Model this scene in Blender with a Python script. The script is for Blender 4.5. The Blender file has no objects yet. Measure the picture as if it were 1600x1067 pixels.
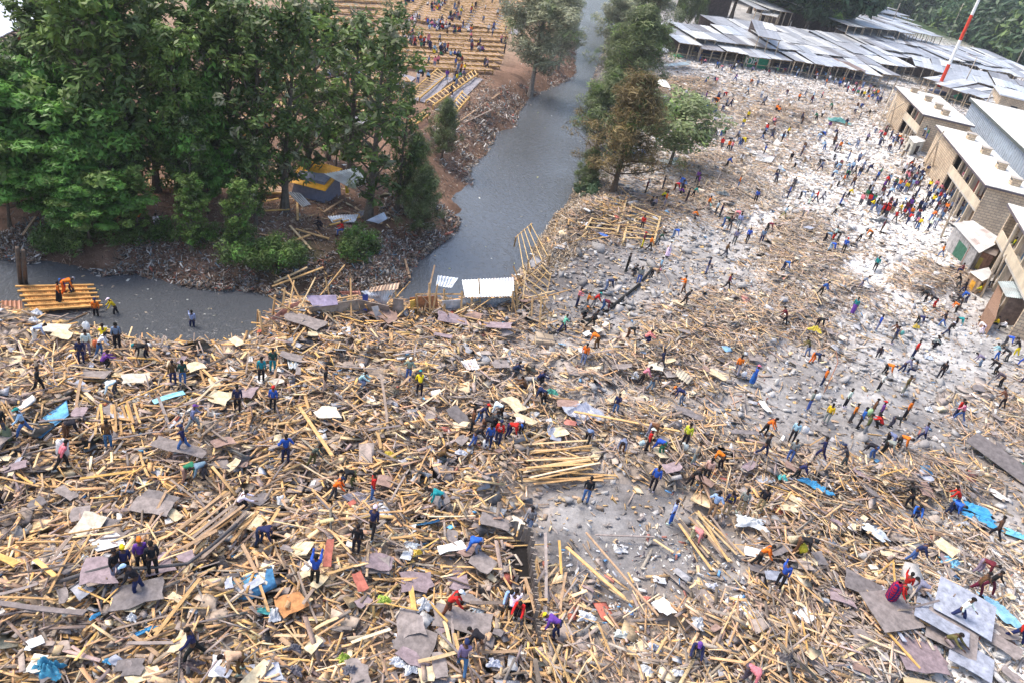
import bpy, math, random
import numpy as np
from mathutils import Vector, Matrix
# ---------------------------------------------------------------- camera, world, sun, exposure
sc = bpy.context.scene
CH = 26.0; PIT = math.radians(31.0); ROL = math.radians(12.0); FPX = 1200.0
Fv = np.array([0, math.cos(PIT), -math.sin(PIT)]); R0 = np.array([1., 0, 0]); U0 = np.array([0, math.sin(PIT), math.cos(PIT)])
Rv = math.cos(ROL)*R0 + math.sin(ROL)*U0; Uv = -math.sin(ROL)*R0 + math.cos(ROL)*U0
cam_d = bpy.data.cameras.new('camera'); cam = bpy.data.objects.new('camera', cam_d); sc.collection.objects.link(cam)
cam_d.sensor_width = 36; cam_d.lens = FPX/1600*36; cam_d.clip_end = 6000; cam_d.clip_start = 0.1
M = Matrix.Identity(4)
for i in range(3):
    M[i][0] = Rv[i]; M[i][1] = Uv[i]; M[i][2] = -Fv[i]
M[2][3] = CH
cam.matrix_world = M; sc.camera = cam
W = bpy.data.worlds.new('World'); sc.world = W; W.use_nodes = True
SUN_AZ, SUN_EL = math.radians(-75), math.radians(58)      # azimuth from +Y towards +X
nt = W.node_tree; sky = nt.nodes.new('ShaderNodeTexSky'); sky.sky_type = 'NISHITA'; sky.sun_disc = False
sky.sun_elevation = SUN_EL; sky.sun_rotation = SUN_AZ; sky.dust_density = 3.5; sky.air_density = 1.1; sky.ozone_density = .8
bg = nt.nodes['Background']; bg.inputs[1].default_value = 0.15; nt.links.new(sky.outputs[0], bg.inputs[0])
sd = bpy.data.lights.new('sun', 'SUN'); sd.energy = 1.5; sd.angle = math.radians(24); sd.color = (1, .93, .80)
so = bpy.data.objects.new('sun', sd); sc.collection.objects.link(so)
sdir = Vector((math.sin(SUN_AZ)*math.cos(SUN_EL), math.cos(SUN_AZ)*math.cos(SUN_EL), math.sin(SUN_EL)))
so.rotation_euler = sdir.to_track_quat('Z', 'Y').to_euler()
sc.view_settings.view_transform = 'Standard'; sc.view_settings.look = 'None'; sc.view_settings.gamma = 1
sc.view_settings.exposure = 1.08
# ---------------------------------------------------------------- helpers
rng = np.random.default_rng(7); random.seed(7)
col = sc.collection
def P(x, y, z=0.):                       # a pixel of the 1600x1067 photograph to a point at height z
    d = Fv*FPX + Rv*(x-800) + Uv*(533.5-y)
    t = (z-CH)/min(d[2], -1e-3*FPX); return d*t + np.array([0, 0, CH])
def proj(p):                             # (n,3) world -> pixels, depth
    p = np.atleast_2d(p).astype(float) - np.array([0, 0, CH])
    w = p@Fv; ws = np.where(w > .5, w, .5)
    return 800+FPX*(p@Rv)/ws, 533.5-FPX*(p@Uv)/ws, w
def hashn(ix, iy, s):
    h = (ix*374761393 + iy*668265263 + s*974634777) & 0xffffffff
    h = ((h ^ (h >> 13))*1274126177) & 0xffffffff
    return ((h ^ (h >> 16)) & 0xffff)/65535.
def vnoise(x, y, s=0):
    x = np.asarray(x, float); y = np.asarray(y, float)
    ix = np.floor(x).astype(np.int64); iy = np.floor(y).astype(np.int64); fx = x-ix; fy = y-iy
    fx = fx*fx*(3-2*fx); fy = fy*fy*(3-2*fy)
    a = hashn(ix, iy, s); b = hashn(ix+1, iy, s); c = hashn(ix, iy+1, s); d = hashn(ix+1, iy+1, s)
    return (a*(1-fx)+b*fx)*(1-fy)+(c*(1-fx)+d*fx)*fy
def grid(rows):
    return np.array([[int(c) for c in r] for r in rows], float)
PM = grid(["0000000000000000", "0000000000110000", "0000000000454430", "0000000000455420", "0000110001565420", "0000110036543310",
           "1000330266465510", "4200898854655520", "8886999879554322", "9999999998743333", "9999999987744444", "9999999974679664",
           "9999999953779886", "9999999974799765", "9999999985999854", "9999999997999933"])
WM = grid(["0000000000345554", "0000000000455554", "0000000000566663", "0000000000678874", "0000000001688986", "0000000001357896",
           "0000000012335766", "0000000022344554", "1100012334333444", "1111112223332333", "1111111222222222", "1111111122222222",
           "1111111122222234", "1111111122222257", "1111111111112479", "1111111112222689"])
RM = grid(["0000000000000000", "0000000000233330", "0000000000466665", "0000000000578877", "0000000003578887", "0000000025567887",
           "0000000058766665", "0000001168775666", "2111122477665666", "2222223455544555", "2222222234555555", "2222222233334555",
           "2222222222333445", "2222222221222579", "3322222222222379", "4332222222222489"])
BARE = [(900, 470, 60, 30, .8), (1040, 470, 70, 35, .8), (1010, 620, 60, 18, .6), (1120, 640, 60, 16, .5), (900, 650, 60, 18, .5), (1180, 545, 60, 20, .6), (1270, 600, 90, 25, .8), (1150, 960, 70, 22, .5), (1000, 1010, 90, 22, .5), (1050, 940, 90, 22, .6), (960, 825, 135, 52, 1), (900, 770, 80, 28, .9), (1060, 850, 80, 34, .9), (1000, 885, 90, 25, .8), (930, 700, 60, 16, .5), (1120, 885, 60, 25, .8), (930, 430, 75, 50, .95), (1010, 400, 70, 40, .8), (1090, 395, 70, 45, .8), (1180, 460, 80, 30, .7), (1130, 440, 90, 25, .7), (1400, 690, 90, 40, .9), (1330, 625, 110, 32, .95), (1480, 640, 90, 45, .9), (1420, 575, 80, 35, .9),
        (1500, 560, 70, 40, .9), (1360, 500, 70, 30, .8), (1530, 700, 50, 30, .8), (1110, 905, 90, 28, .7), (1370, 430, 50, 20, .9), (1200, 590, 90, 25, .7), (1250, 660, 60, 25, .8), (1450, 810, 50, 20, .7), (1580, 800, 40, 60, .6), (1480, 530, 60, 30, .8), (560, 595, 45, 18, .5), (880, 545, 70, 20, .6), (880, 600, 60, 18, .5), (1000, 490, 60, 25, .7), (1400, 340, 60, 30, .6), (1240, 300, 60, 20, .6), (1330, 230, 60, 25, .5), (1150, 340, 60, 20, .5)]
HEAP = [(1110, 515, 80, 45, .7), (1245, 400, 50, 42, .8), (1280, 465, 70, 40, .6), (1450, 440, 50, 20, .9), (1540, 655, 60, 35, .5), (1400, 765, 120, 24, .5), (1080, 575, 70, 40, .4), (1160, 310, 45, 25, .6), (1120, 270, 40, 20, .5), (1210, 190, 40, 14, .6), (1090, 330, 70, 25, .5), (1440, 730, 80, 20, .4), (1150, 300, 80, 18, .4), (1230, 520, 70, 18, .5), (960, 350, 60, 30, .5), (1420, 495, 60, 12, .4), (1060, 140, 40, 14, .6)]
def pmap(G, px, py):
    v = pmap0(G, px, py)
    if G is PM or G is PMW:
        b = np.zeros(np.shape(v)); h = np.zeros(np.shape(v)); px = np.asarray(px); py = np.asarray(py); nz = (vnoise(px*.03, py*.05, 61)-.5)*1.1
        for (cx, cy, rx, ry, w) in BARE: b = np.maximum(b, w*np.clip(1.55-np.sqrt(((px-cx)/rx)**2+((py-cy)/ry)**2)+nz*.6, 0, .5)*2)
        for (cx, cy, rx, ry, w) in HEAP: h = np.maximum(h, w*np.clip(1.5-np.sqrt(((px-cx)/rx)**2+((py-cy)/ry)**2)+nz*.5, 0, .5)*2)
        v = np.clip(v*(1-b*.97)+h*.8, 0, 1)
    return v
def pmap0(G, px, py):
    gx = np.clip(np.asarray(px)/100.-.5, 0, 14.999); gy = np.clip(np.asarray(py)/66.7-.5, 0, 14.999)
    ix = gx.astype(int); iy = gy.astype(int); fx = gx-ix; fy = gy-iy
    return ((G[iy, ix]*(1-fx)+G[iy, ix+1]*fx)*(1-fy)+(G[iy+1, ix]*(1-fx)+G[iy+1, ix+1]*fx)*fy)/9.
PMW = np.maximum(PM, WM*.6)
ZW = -1.8
# river outline at water level: far/left bank w=bank width, near bank
RIV = [(867, 12, 5), (897, 50, 5), (902, 65, 5), (897, 100, 5), (899, 120, 5), (862, 137, 5), (832, 152, 5), (812, 170, 5), (803, 200, 4), (775, 208, 4),
       (760, 237, 4), (730, 267, 4), (735, 292, 5), (710, 307, 5), (720, 332, 6), (710, 362, 6), (650, 407, 6), (637, 427, 5), (622, 452, 5), (530, 458, 5), (430, 464, 5),
       (400, 455, 5), (325, 452, 5), (295, 447, 5), (240, 435, 5), (215, 427, 5), (162, 430, 5), (125, 422, 5), (100, 417, 5), (45, 410, 5), (-150, 380, 5),
       (-400, 470, 1.5), (0, 505, 1.2), (60, 515, 1.2), (130, 530, 1.2), (180, 545, 1.2), (230, 560, 1.2), (300, 570, 1.2), (390, 545, 1.2), (420, 505, 1.2), (520, 500, 1.2), (620, 500, 1.2), (700, 492, 1.2), (790, 455, 1.5),
       (832, 400, 2), (855, 367, 2), (865, 347, 2.5), (877, 332, 3), (900, 300, 3), (912, 270, 3), (918, 235, 3), (920, 180, 3), (925, 130, 3),
       (938, 95, 3), (950, 60, 3), (968, 40, 3), (978, 25, 3), (1010, 4, 3), (1060, -25, 3), (930, -40, 5), (860, -10, 5)]
RP = np.array([P(x, y, ZW)[:2] for x, y, w in RIV]); RW = np.array([w for _, _, w in RIV], float)
def river_d(x, y):                       # signed distance (negative in the water) and local bank width
    x = np.asarray(x, float).ravel(); y = np.asarray(y, float).ravel()
    best = np.full(x.shape, 1e9); bw = np.ones(x.shape); ins = np.zeros(x.shape, bool); n = len(RP)
    for i in range(n):
        a = RP[i]; b = RP[(i+1) % n]; e = b-a; L2 = e@e
        t = np.clip(((x-a[0])*e[0]+(y-a[1])*e[1])/L2, 0, 1)
        d = np.hypot(x-a[0]-t*e[0], y-a[1]-t*e[1]); m = d < best
        best = np.where(m, d, best); bw = np.where(m, RW[i]*(1-t)+RW[(i+1) % n]*t, bw)
        c = ((a[1] > y) != (b[1] > y)) & (x < (b[0]-a[0])*(y-a[1])/(b[1]-a[1]+1e-12)+a[0]); ins ^= c
    return np.where(ins, -best, best), bw
def HT(x, y, full=False):
    x = np.asarray(x, float); sh = x.shape; x = x.ravel(); y = np.asarray(y, float).ravel()
    d, w = river_d(x, y)
    d2 = d + (vnoise(x*.5, y*.5, 5)-.5)*1.0*(w > 2) + (vnoise(x*1.7, y*1.7, 6)-.5)*.5
    t = np.clip(d2/w, -1, 1)
    z = np.where(t > 0, ZW + (0.02-ZW)*(t*t*(3-2*t))**.8, ZW + t*1.2)
    px, py, dep = proj(np.stack([x, y, z*0], 1))
    pd = pmap(PM, px, py)*np.clip(d2/3, 0, 1)
    mound = (vnoise(x*.22, y*.22, 1)**2*1.1 + vnoise(x*.6, y*.6, 2)*.35)*pd*1.0
    rb = pmap(RM, px, py)*np.clip(d2/3, 0, 1)
    z = z + mound + (vnoise(x*1.3, y*1.3, 3)-.5)*.25*(rb+.2) + (vnoise(x*.35, y*.35, 4)-.5)*.3*np.clip(d2/3, 0, 1)*np.clip(y/30, 0, 1)
    if full: return z.reshape(sh), d.reshape(sh), w.reshape(sh), px.reshape(sh), py.reshape(sh)
    return z.reshape(sh)
def Hz(x, y): return float(HT(np.array([x]), np.array([y]))[0])
def G(px, py):                           # pixel -> point on the ground
    p = P(px, py, 0.)
    for _ in range(6): p = P(px, py, Hz(p[0], p[1]))
    return p
def mesh_q(name, V, Fq, C=None):         # quads only, colours per face
    me = bpy.data.meshes.new(name); V = np.asarray(V, np.float32); Fq = np.asarray(Fq, np.int32); n = len(Fq); k = Fq.shape[1]
    me.vertices.add(len(V)); me.vertices.foreach_set('co', V.ravel())
    me.loops.add(n*k); me.loops.foreach_set('vertex_index', Fq.ravel())
    me.polygons.add(n); me.polygons.foreach_set('loop_start', np.arange(0, n*k, k, dtype=np.int32))
    me.polygons.foreach_set('loop_total', np.full(n, k, np.int32)); me.update(calc_edges=True)
    if C is not None:
        C = np.asarray(C, np.float32); C = np.concatenate([C, np.ones((n, 1), np.float32)], 1)
        at = me.color_attributes.new('Col', 'FLOAT_COLOR', 'CORNER'); at.data.foreach_set('color', np.repeat(C, k, 0).ravel())
    return me
def tag(o, label=None, cat=None, group=None, kind=None):
    if label: o['label'] = label
    if cat: o['category'] = cat
    if group: o['group'] = group
    if kind: o['kind'] = kind
    return o
def link(name, me, mat, parent=None, smooth=False):
    o = bpy.data.objects.new(name, me)
    if me is not None and mat is not None and not me.materials: me.materials.append(mat)
    if smooth: me.polygons.foreach_set('use_smooth', np.ones(len(me.polygons), bool))
    col.objects.link(o)
    if parent: o.parent = parent
    return o
class MB:                                # collects shapes, builds ONE mesh
    def __init__(s): s.v = []; s.f = []; s.c = []; s.n = 0
    def add(s, V, F, c):
        s.v.append(np.asarray(V, float).reshape(-1, 3)); s.f += [tuple(i+s.n for i in f) for f in F]
        s.c += [c]*len(F); s.n += len(s.v[-1]); return s
    def box(s, c, size, c3=(.5, .5, .5), R=None):
        V = BOXV*np.array(size)
        if R is not None: V = V@np.asarray(R).T
        return s.add(V+np.array(c), BOXF, c3)
    def hexa(s, pts, c3): return s.add(pts, BOXF, c3)     # 8 corners in BOXV order
    def tube(s, pts, rad, c3, n=7, cap=True):
        pts = np.asarray(pts, float); m = len(pts); rad = np.broadcast_to(rad, (m,)); V = []
        for i in range(m):
            t = pts[min(i+1, m-1)]-pts[max(i-1, 0)]; t = t/(np.linalg.norm(t)+1e-9)
            a = np.cross(t, [0, 0, 1.] if abs(t[2]) < .9 else [1., 0, 0]); a /= np.linalg.norm(a); b = np.cross(t, a)
            for k in range(n):
                q = 2*math.pi*k/n; V.append(pts[i]+rad[i]*(math.cos(q)*a+math.sin(q)*b))
        F = [(i*n+k, i*n+(k+1) % n, (i+1)*n+(k+1) % n, (i+1)*n+k) for i in range(m-1) for k in range(n)]
        if cap: F += [tuple(range(n-1, -1, -1)), tuple((m-1)*n+k for k in range(n))]
        return s.add(V, F, c3)
    def beam(s, a, b, w, h, c3):         # rectangular bar between two points
        a = np.asarray(a, float); b = np.asarray(b, float); d = b-a; L = np.linalg.norm(d); d /= L
        y = np.cross([0, 0, 1.], d); y = y/np.linalg.norm(y) if np.linalg.norm(y) > .05 else np.array([1., 0, 0]); z = np.cross(d, y)
        return s.box((a+b)/2, (L, w, h), c3, np.stack([d, y, z], 1))
    def build(s, name, mat, parent=None, smooth=False):
        me = bpy.data.meshes.new(name); V = np.concatenate(s.v); me.from_pydata(V.tolist(), [], s.f)
        C = np.array([list(c)+[1] for c in s.c], np.float32); k = np.array([len(f) for f in s.f])
        at = me.color_attributes.new('Col', 'FLOAT_COLOR', 'CORNER'); at.data.foreach_set('color', np.repeat(C, k, 0).ravel())
        return link(name, me, mat, parent, smooth)
BOXV = np.array([[-.5, -.5, -.5], [.5, -.5, -.5], [.5, .5, -.5], [-.5, .5, -.5], [-.5, -.5, .5], [.5, -.5, .5], [.5, .5, .5], [-.5, .5, .5]])
BOXF = [(3, 2, 1, 0), (4, 5, 6, 7), (0, 1, 5, 4), (1, 2, 6, 5), (2, 3, 7, 6), (3, 0, 4, 7)]
def empty(name, loc, rz=0., mat=None):
    o = bpy.data.objects.new(name, None); o.empty_display_size = .3; col.objects.link(o)
    if mat is not None: o.matrix_world = mat
    else: o.location = tuple(loc); o.rotation_euler = (0, 0, rz)
    return o
def kids(o): return [c for c in bpy.data.objects if c.parent == o]
def copy_tree(o, ch=None, loc=None, rz=None, scale=None):
    r = o.copy(); col.objects.link(r)
    if loc is not None: r.location = tuple(loc)
    if rz is not None: r.rotation_euler = (0, 0, rz)
    if scale is not None: r.scale = scale if hasattr(scale, '__len__') else (scale,)*3
    out = [r]
    for c in (ch if ch is not None else kids(o)):
        d = c.copy(); col.objects.link(d); d.parent = r; out.append(d)
    return out
# ---------------------------------------------------------------- materials
def new_mat(name, rough=.8, spec=.3, metal=0.):
    m = bpy.data.materials.new(name); m.use_nodes = True; b = m.node_tree.nodes['Principled BSDF']
    b.inputs['Roughness'].default_value = rough; b.inputs['Specular IOR Level'].default_value = spec; b.inputs['Metallic'].default_value = metal
    return m, m.node_tree, b
def N(nt, t, **k):
    n = nt.nodes.new(t)
    for a, v in k.items():
        if a.startswith('_'): n.inputs[a[1:].replace('_', ' ')].default_value = v
        else: setattr(n, a, v)
    return n
def mat_attr(name, rough=.85, spec=.2, metal=0., nscale=3., namt=.35, bump=0., stretch=(1, 1, 1), bscale=None, src='attr', trans=0.):
    m, nt, b = new_mat(name, rough, spec, metal); L = nt.links.new
    if src == 'attr': a = N(nt, 'ShaderNodeAttribute', attribute_name='Col'); csock = a.outputs['Color']
    else: a = N(nt, 'ShaderNodeObjectInfo'); csock = a.outputs['Color']
    tc = N(nt, 'ShaderNodeTexCoord'); mp = N(nt, 'ShaderNodeMapping'); mp.inputs['Scale'].default_value = stretch
    L(tc.outputs['Object'], mp.inputs[0]); no = N(nt, 'ShaderNodeTexNoise', _Scale=nscale, _Detail=5., _Roughness=.65); L(mp.outputs[0], no.inputs['Vector'])
    mr = N(nt, 'ShaderNodeMapRange'); mr.inputs[1].default_value = .3; mr.inputs[2].default_value = .7
    mr.inputs[3].default_value = 1-namt; mr.inputs[4].default_value = 1+namt; L(no.outputs[0], mr.inputs[0])
    mx = N(nt, 'ShaderNodeVectorMath', operation='SCALE'); L(csock, mx.inputs[0]); L(mr.outputs[0], mx.inputs['Scale'])
    L(mx.outputs[0], b.inputs['Base Color'])
    if bump:
        n2 = N(nt, 'ShaderNodeTexNoise', _Scale=bscale or nscale*3, _Detail=4.); L(mp.outputs[0], n2.inputs['Vector'])
        bp = N(nt, 'ShaderNodeBump', _Strength=bump, _Distance=.05); L(n2.outputs[0], bp.inputs['Height']); L(bp.outputs[0], b.inputs['Normal'])
    if trans:
        tr = N(nt, 'ShaderNodeBsdfTranslucent'); L(mx.outputs[0], tr.inputs[0]); ms = N(nt, 'ShaderNodeMixShader', _Fac=trans)
        L(b.outputs[0], ms.inputs[1]); L(tr.outputs[0], ms.inputs[2]); L(ms.outputs[0], nt.nodes['Material Output'].inputs[0])
    return m
M_wood = mat_attr('weathered_wood', .8, .2, nscale=2.5, namt=.3, bump=.4, bscale=12)
M_board = mat_attr('hardboard', .75, .25, nscale=2.6, namt=.42, bump=.3, bscale=9)
M_sheet = mat_attr('roofing_metal', .42, .5, .25, nscale=.9, namt=.22)
M_plastic = mat_attr('plastic_and_rag', .45, .4, nscale=4, namt=.2)
M_stone = mat_attr('broken_stone', .95, .1, nscale=5, namt=.2, bump=.3)
M_ground = mat_attr('dusty_ground', .97, .08, nscale=2.2, namt=.3, bump=1., bscale=9)
M_bark = mat_attr('bark', .9, .1, nscale=6, namt=.4, bump=.6)
M_leaf = mat_attr('leaf', .48, .4, nscale=.45, namt=.42, trans=.3)
M_cloth = mat_attr('cloth', .85, .15, nscale=9, namt=.35, src='obj')
M_skin = mat_attr('skin', .55, .35, nscale=9, namt=.08, src='obj')
M_hair = mat_attr('hair_or_hat', .8, .2, nscale=9, namt=.15, src='obj')
M_crowd = mat_attr('crowd_cloth', .85, .15, nscale=5, namt=.12)
M_plaster = mat_attr('lime_plaster', .85, .2, nscale=.55, namt=.24, bump=.3, bscale=8)
def mat_block():
    m, nt, b = new_mat('stone_block_wall', .95, .1); L = nt.links.new
    tc = N(nt, 'ShaderNodeTexCoord'); sp = N(nt, 'ShaderNodeSeparateXYZ'); L(tc.outputs['Object'], sp.inputs[0])
    ad = N(nt, 'ShaderNodeMath', operation='ADD'); L(sp.outputs[0], ad.inputs[0]); L(sp.outputs[1], ad.inputs[1])
    cb = N(nt, 'ShaderNodeCombineXYZ'); L(ad.outputs[0], cb.inputs[0]); L(sp.outputs[2], cb.inputs[1])
    br = N(nt, 'ShaderNodeTexBrick', _Scale=1.); br.inputs['Brick Width'].default_value = .62; br.inputs['Row Height'].default_value = .3
    br.inputs['Mortar Size'].default_value = .03; br.inputs['Color1'].default_value = (.60, .47, .33, 1); br.inputs['Color2'].default_value = (.46, .36, .26, 1)
    br.inputs['Mortar'].default_value = (.26, .22, .19, 1); L(cb.outputs[0], br.inputs[0])
    no = N(nt, 'ShaderNodeTexNoise', _Scale=.8, _Detail=5.); L(tc.outputs['Object'], no.inputs['Vector'])
    mx = N(nt, 'ShaderNodeMixRGB', blend_type='OVERLAY', _Fac=.45); L(br.outputs[0], mx.inputs[1]); L(no.outputs[0], mx.inputs[2]); L(mx.outputs[0], b.inputs[0])
    bp = N(nt, 'ShaderNodeBump', _Strength=.7, _Distance=.05); L(br.outputs['Fac'], bp.inputs['Height']); bp.invert = True; L(bp.outputs[0], b.inputs['Normal'])
    return m
M_block = mat_block()
def mat_water():
    m, nt, b = new_mat('river_water', .07, .5); L = nt.links.new
    b.inputs['Base Color'].default_value = (.085, .09, .10, 1); b.inputs['IOR'].default_value = 1.65
    tc = N(nt, 'ShaderNodeTexCoord'); mp = N(nt, 'ShaderNodeMapping'); mp.inputs['Scale'].default_value = (1., .55, 1); mp.inputs['Rotation'].default_value = (0, 0, .5)
    L(tc.outputs['Object'], mp.inputs[0])
    n1 = N(nt, 'ShaderNodeTexNoise', _Scale=2.6, _Detail=5., _Distortion=1.6); L(mp.outputs[0], n1.inputs['Vector'])
    n2 = N(nt, 'ShaderNodeTexNoise', _Scale=.18, _Detail=3.); L(mp.outputs[0], n2.inputs['Vector'])
    mu = N(nt, 'ShaderNodeMath', operation='MULTIPLY'); L(n1.outputs[0], mu.inputs[0]); L(n2.outputs[0], mu.inputs[1])
    bp = N(nt, 'ShaderNodeBump', _Strength=.45, _Distance=.4); L(mu.outputs[0], bp.inputs['Height']); L(bp.outputs[0], b.inputs['Normal'])
    return m
M_water = mat_water()
def mat_tartan(name, a, c, line):
    m, nt, b = new_mat(name, .9, .1); L = nt.links.new
    tc = N(nt, 'ShaderNodeTexCoord'); outs = []
    for d in ('X', 'Z'):
        w = N(nt, 'ShaderNodeTexWave', wave_type='BANDS', bands_direction=d, _Scale=1.9); L(tc.outputs['Object'], w.inputs[0])
        g = N(nt, 'ShaderNodeMath', operation='GREATER_THAN'); g.inputs[1].default_value = line; L(w.outputs['Fac'], g.inputs[0]); outs.append(g)
    mx = N(nt, 'ShaderNodeMath', operation='MAXIMUM'); L(outs[0].outputs[0], mx.inputs[0]); L(outs[1].outputs[0], mx.inputs[1])
    mc = N(nt, 'ShaderNodeMixRGB'); mc.inputs[1].default_value = a+(1,); mc.inputs[2].default_value = c+(1,); L(mx.outputs[0], mc.inputs[0]); L(mc.outputs[0], b.inputs[0])
    return m
# ---------------------------------------------------------------- terrain and water
GREY = np.array([.145, .137, .140]); WHITE = np.array([.80, .78, .76]); BROWN = np.array([.17, .105, .075]); TAN = np.array([.30, .21, .15]); GREEN = np.array([.06, .085, .03])
def terrain():
    nr, nc = 460, 420
    yy = np.concatenate([np.linspace(-12, 6, 8)[:-1], 6*np.exp(np.linspace(0, math.log(2500/6.), nr-7))])
    tt = np.linspace(-1, 1, nc); tt = np.sign(tt)*(np.abs(tt)**1.1)
    Y = np.repeat(yy[:, None], nc, 1); X = tt[None, :]*(28+1.15*np.abs(Y))
    Z, D, Wd, px, py = HT(X, Y, True)
    # far land rises gently into a wooded ridge
    rise = np.clip((Y-600)/700, 0, 1); Z = Z + rise**1.3*60 + (vnoise(X*.01, Y*.01, 9)-.3)*10*np.clip(rise*3, 0, 1)
    V = np.stack([X, Y, Z], -1).reshape(-1, 3)
    i = (np.arange(nr-1)[:, None]*nc+np.arange(nc-1)[None, :]).ravel(); Fq = np.stack([i, i+1, i+nc+1, i+nc], 1)
    Vc = V[Fq].mean(1); x, y = Vc[:, 0], Vc[:, 1]; px, py, dep = proj(Vc); px2 = px+(vnoise(x*.3, y*.3, 21)-.5)*60
    d, w = river_d(x, y)
    wm = pmap(WM, px2, py); wm = wm+.12*np.clip((px-1050)/150, 0, 1)*np.clip((400-py)/100, 0, 1); wm = np.clip((wm-.14)*1.16+(vnoise(x*.5, y*.5, 22)-.5)*.3*np.clip(wm*3, 0, 1), 0, 1)[:, None]
    pdg = np.clip(pmap(PM, px2, py)*1.3, 0, 1)[:, None]; base = GREY*(1-pdg)+np.array([.30, .235, .185])*pdg
    C = base*(1-wm)+WHITE*wm
    C *= (.8+.4*vnoise(x*.9, y*.9, 23))[:, None]
    # land left of the river: brown earth, tan around the benches, green patches
    left = left_land(x, y)
    lb = BROWN*(.7+.7*vnoise(x*.4, y*.4, 24))[:, None]; tn = (np.clip((y-92)/20, 0, 1)*np.clip((d-6)/5, 0, 1))[:, None]; lb = lb*(1-tn)+TAN*(.8+.4*vnoise(x*.6, y*.6, 25))[:, None]*tn
    gp = (np.exp(-(((px-440)/60)**2+((py-405)/28)**2))*(vnoise(x*1.1, y*1.1, 26)+.2))[:, None]; gp = np.clip(gp*1.6, 0, 1); lb = lb*(1-gp)+GREEN*gp
    C = np.where(left[:, None], lb, C)
    wet = np.clip(1-d/1.5, 0, 1)[:, None]; C = C*(1-.45*wet)
    far = np.clip((y-300)/60, 0, 1)[:, None]; C = C*(1-far)+np.array([.05, .08, .035])*far
    o = link('ground', mesh_q('ground', V, Fq, C), M_ground, None, True); tag(o, kind='structure')
LEFTPOLY = None
def left_land(x, y):                     # which side of the river: True on the far/left side
    x = np.asarray(x); y = np.asarray(y)
    cx = [(-60, 36), *[tuple(P(a, b, ZW)[:2]) for a, b in ((-200, 440), (0, 460), (200, 480), (400, 490), (600, 475), (680, 440), (780, 340), (830, 250), (860, 180), (915, 110), (925, 60), (930, 20), (960, -20))], (20, 2500), (-4000, 2500), (-4000, 36)]
    ins = np.zeros(x.shape, bool); n = len(cx)
    for i in range(n):
        a = cx[i]; b = cx[(i+1) % n]
        ins ^= ((a[1] > y) != (b[1] > y)) & (x < (b[0]-a[0])*(y-a[1])/(b[1]-a[1]+1e-12)+a[0])
    return ins
terrain()
wv = np.array([[-160, 10, ZW], [60, 10, ZW], [90, 420, ZW], [-160, 420, ZW]])
nW = 40; uu = np.linspace(0, 1, nW)
WVv = np.array([[-160+240*u, 10+420*v, ZW] for v in uu for u in uu]); ii = (np.arange(nW-1)[:, None]*nW+np.arange(nW-1)).ravel()
tag(link('river', mesh_q('river', WVv, np.stack([ii, ii+1, ii+nW+1, ii+nW], 1)), M_water), kind='structure')
# ---------------------------------------------------------------- landmarks for labels
LM = [(90, 460, "the timber raft"), (560, 480, "the collapsed shack"), (765, 450, "the stained white sheet"), (490, 290, "the yellow tarpaulin hut"),
      (955, 340, "the broken timber floor frame"), (960, 455, "the long black drain channel"), (1055, 215, "the round green tree"), (190, 915, "the crossed dark poles"), (265, 637, "the pale blue board"),
      (238, 805, "the stacked grey boards"), (905, 650, "the crumpled grey sheets"), (825, 860, "the timber-lined pit"), (960, 830, "the bare grey dirt patch"), (1270, 768, "the blue plastic strip"),
      (1515, 800, "the bright blue tarpaulins"), (1575, 740, "the long dark slab"), (1485, 980, "the large grey slabs"), (1385, 925, "the red tartan blanket"), (1275, 522, "the yellow sack"),
      (1245, 405, "the dark thin-pole heap"), (1450, 440, "the brown pole heap"), (1525, 370, "the corrugated kiosk"), (1580, 480, "the dark lean-to shop"), (1490, 300, "the stone block building"),
      (1385, 180, "the leaning scaffold poles"), (1300, 130, "the long market roof"), (1165, 95, "the green market screen"), (1100, 520, "the fan of pale planks"), (700, 60, "the yellow timber benches"),
      (1200, 230, "the white rubble field"), (590, 640, "the tangled plank mound"), (580, 785, "the grey roofing sheet"), (330, 840, "the upright plank bundle"), (1105, 845, "the leaning plank pile"),
      (870, 730, "the long plank stack"), (1200, 970, "the lower plank heap"), (340, 640, "the square straw panel"), (610, 920, "the dark bottle litter"), (290, 1010, "the blue plastic scraps"),
      (210, 545, "the left river edge"), (1000, 270, "the brown conifer"), (900, 60, "the river bend"), (640, 360, "the rubbish bank"), (700, 170, "the slanted timber frames"), (430, 720, "the long carried plank"),
      (1590, 620, "the rubble at the right edge"), (1300, 620, "the cleared dusty ground"), (60, 1010, "the corner planks"), (60, 850, "the yellow plank jumble"), (1330, 540, "the grey rubble slope"), (1110, 1010, "the white plastic bags"), (700, 950, "the big grey hardboards")]
def near_lm(px, py):
    best = min(LM, key=lambda l: math.hypot(l[0]-px, (l[1]-py)*1.3)); dx = px-best[0]; dy = py-best[1]
    if abs(dx) < 14 and abs(dy) < 12: rel = 'beside'
    elif abs(dx) > abs(dy)*.9: rel = 'left of' if dx < 0 else 'right of'
    else: rel = 'behind' if dy < 0 else 'in front of'
    return rel, best[2]
PEND = []                                # (object, head noun, description, px, py, cat, group)
def later(o, noun, desc, px, py, cat, group): PEND.append([o, noun, desc, px, py, cat, group])
ORD = ['first', 'second', 'third', 'fourth', 'fifth', 'sixth', 'seventh', 'eighth', 'ninth', 'tenth', 'eleventh', 'twelfth', 'thirteenth', 'fourteenth', 'fifteenth', 'sixteenth', 'seventeenth', 'eighteenth', 'nineteenth', 'twentieth']
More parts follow.
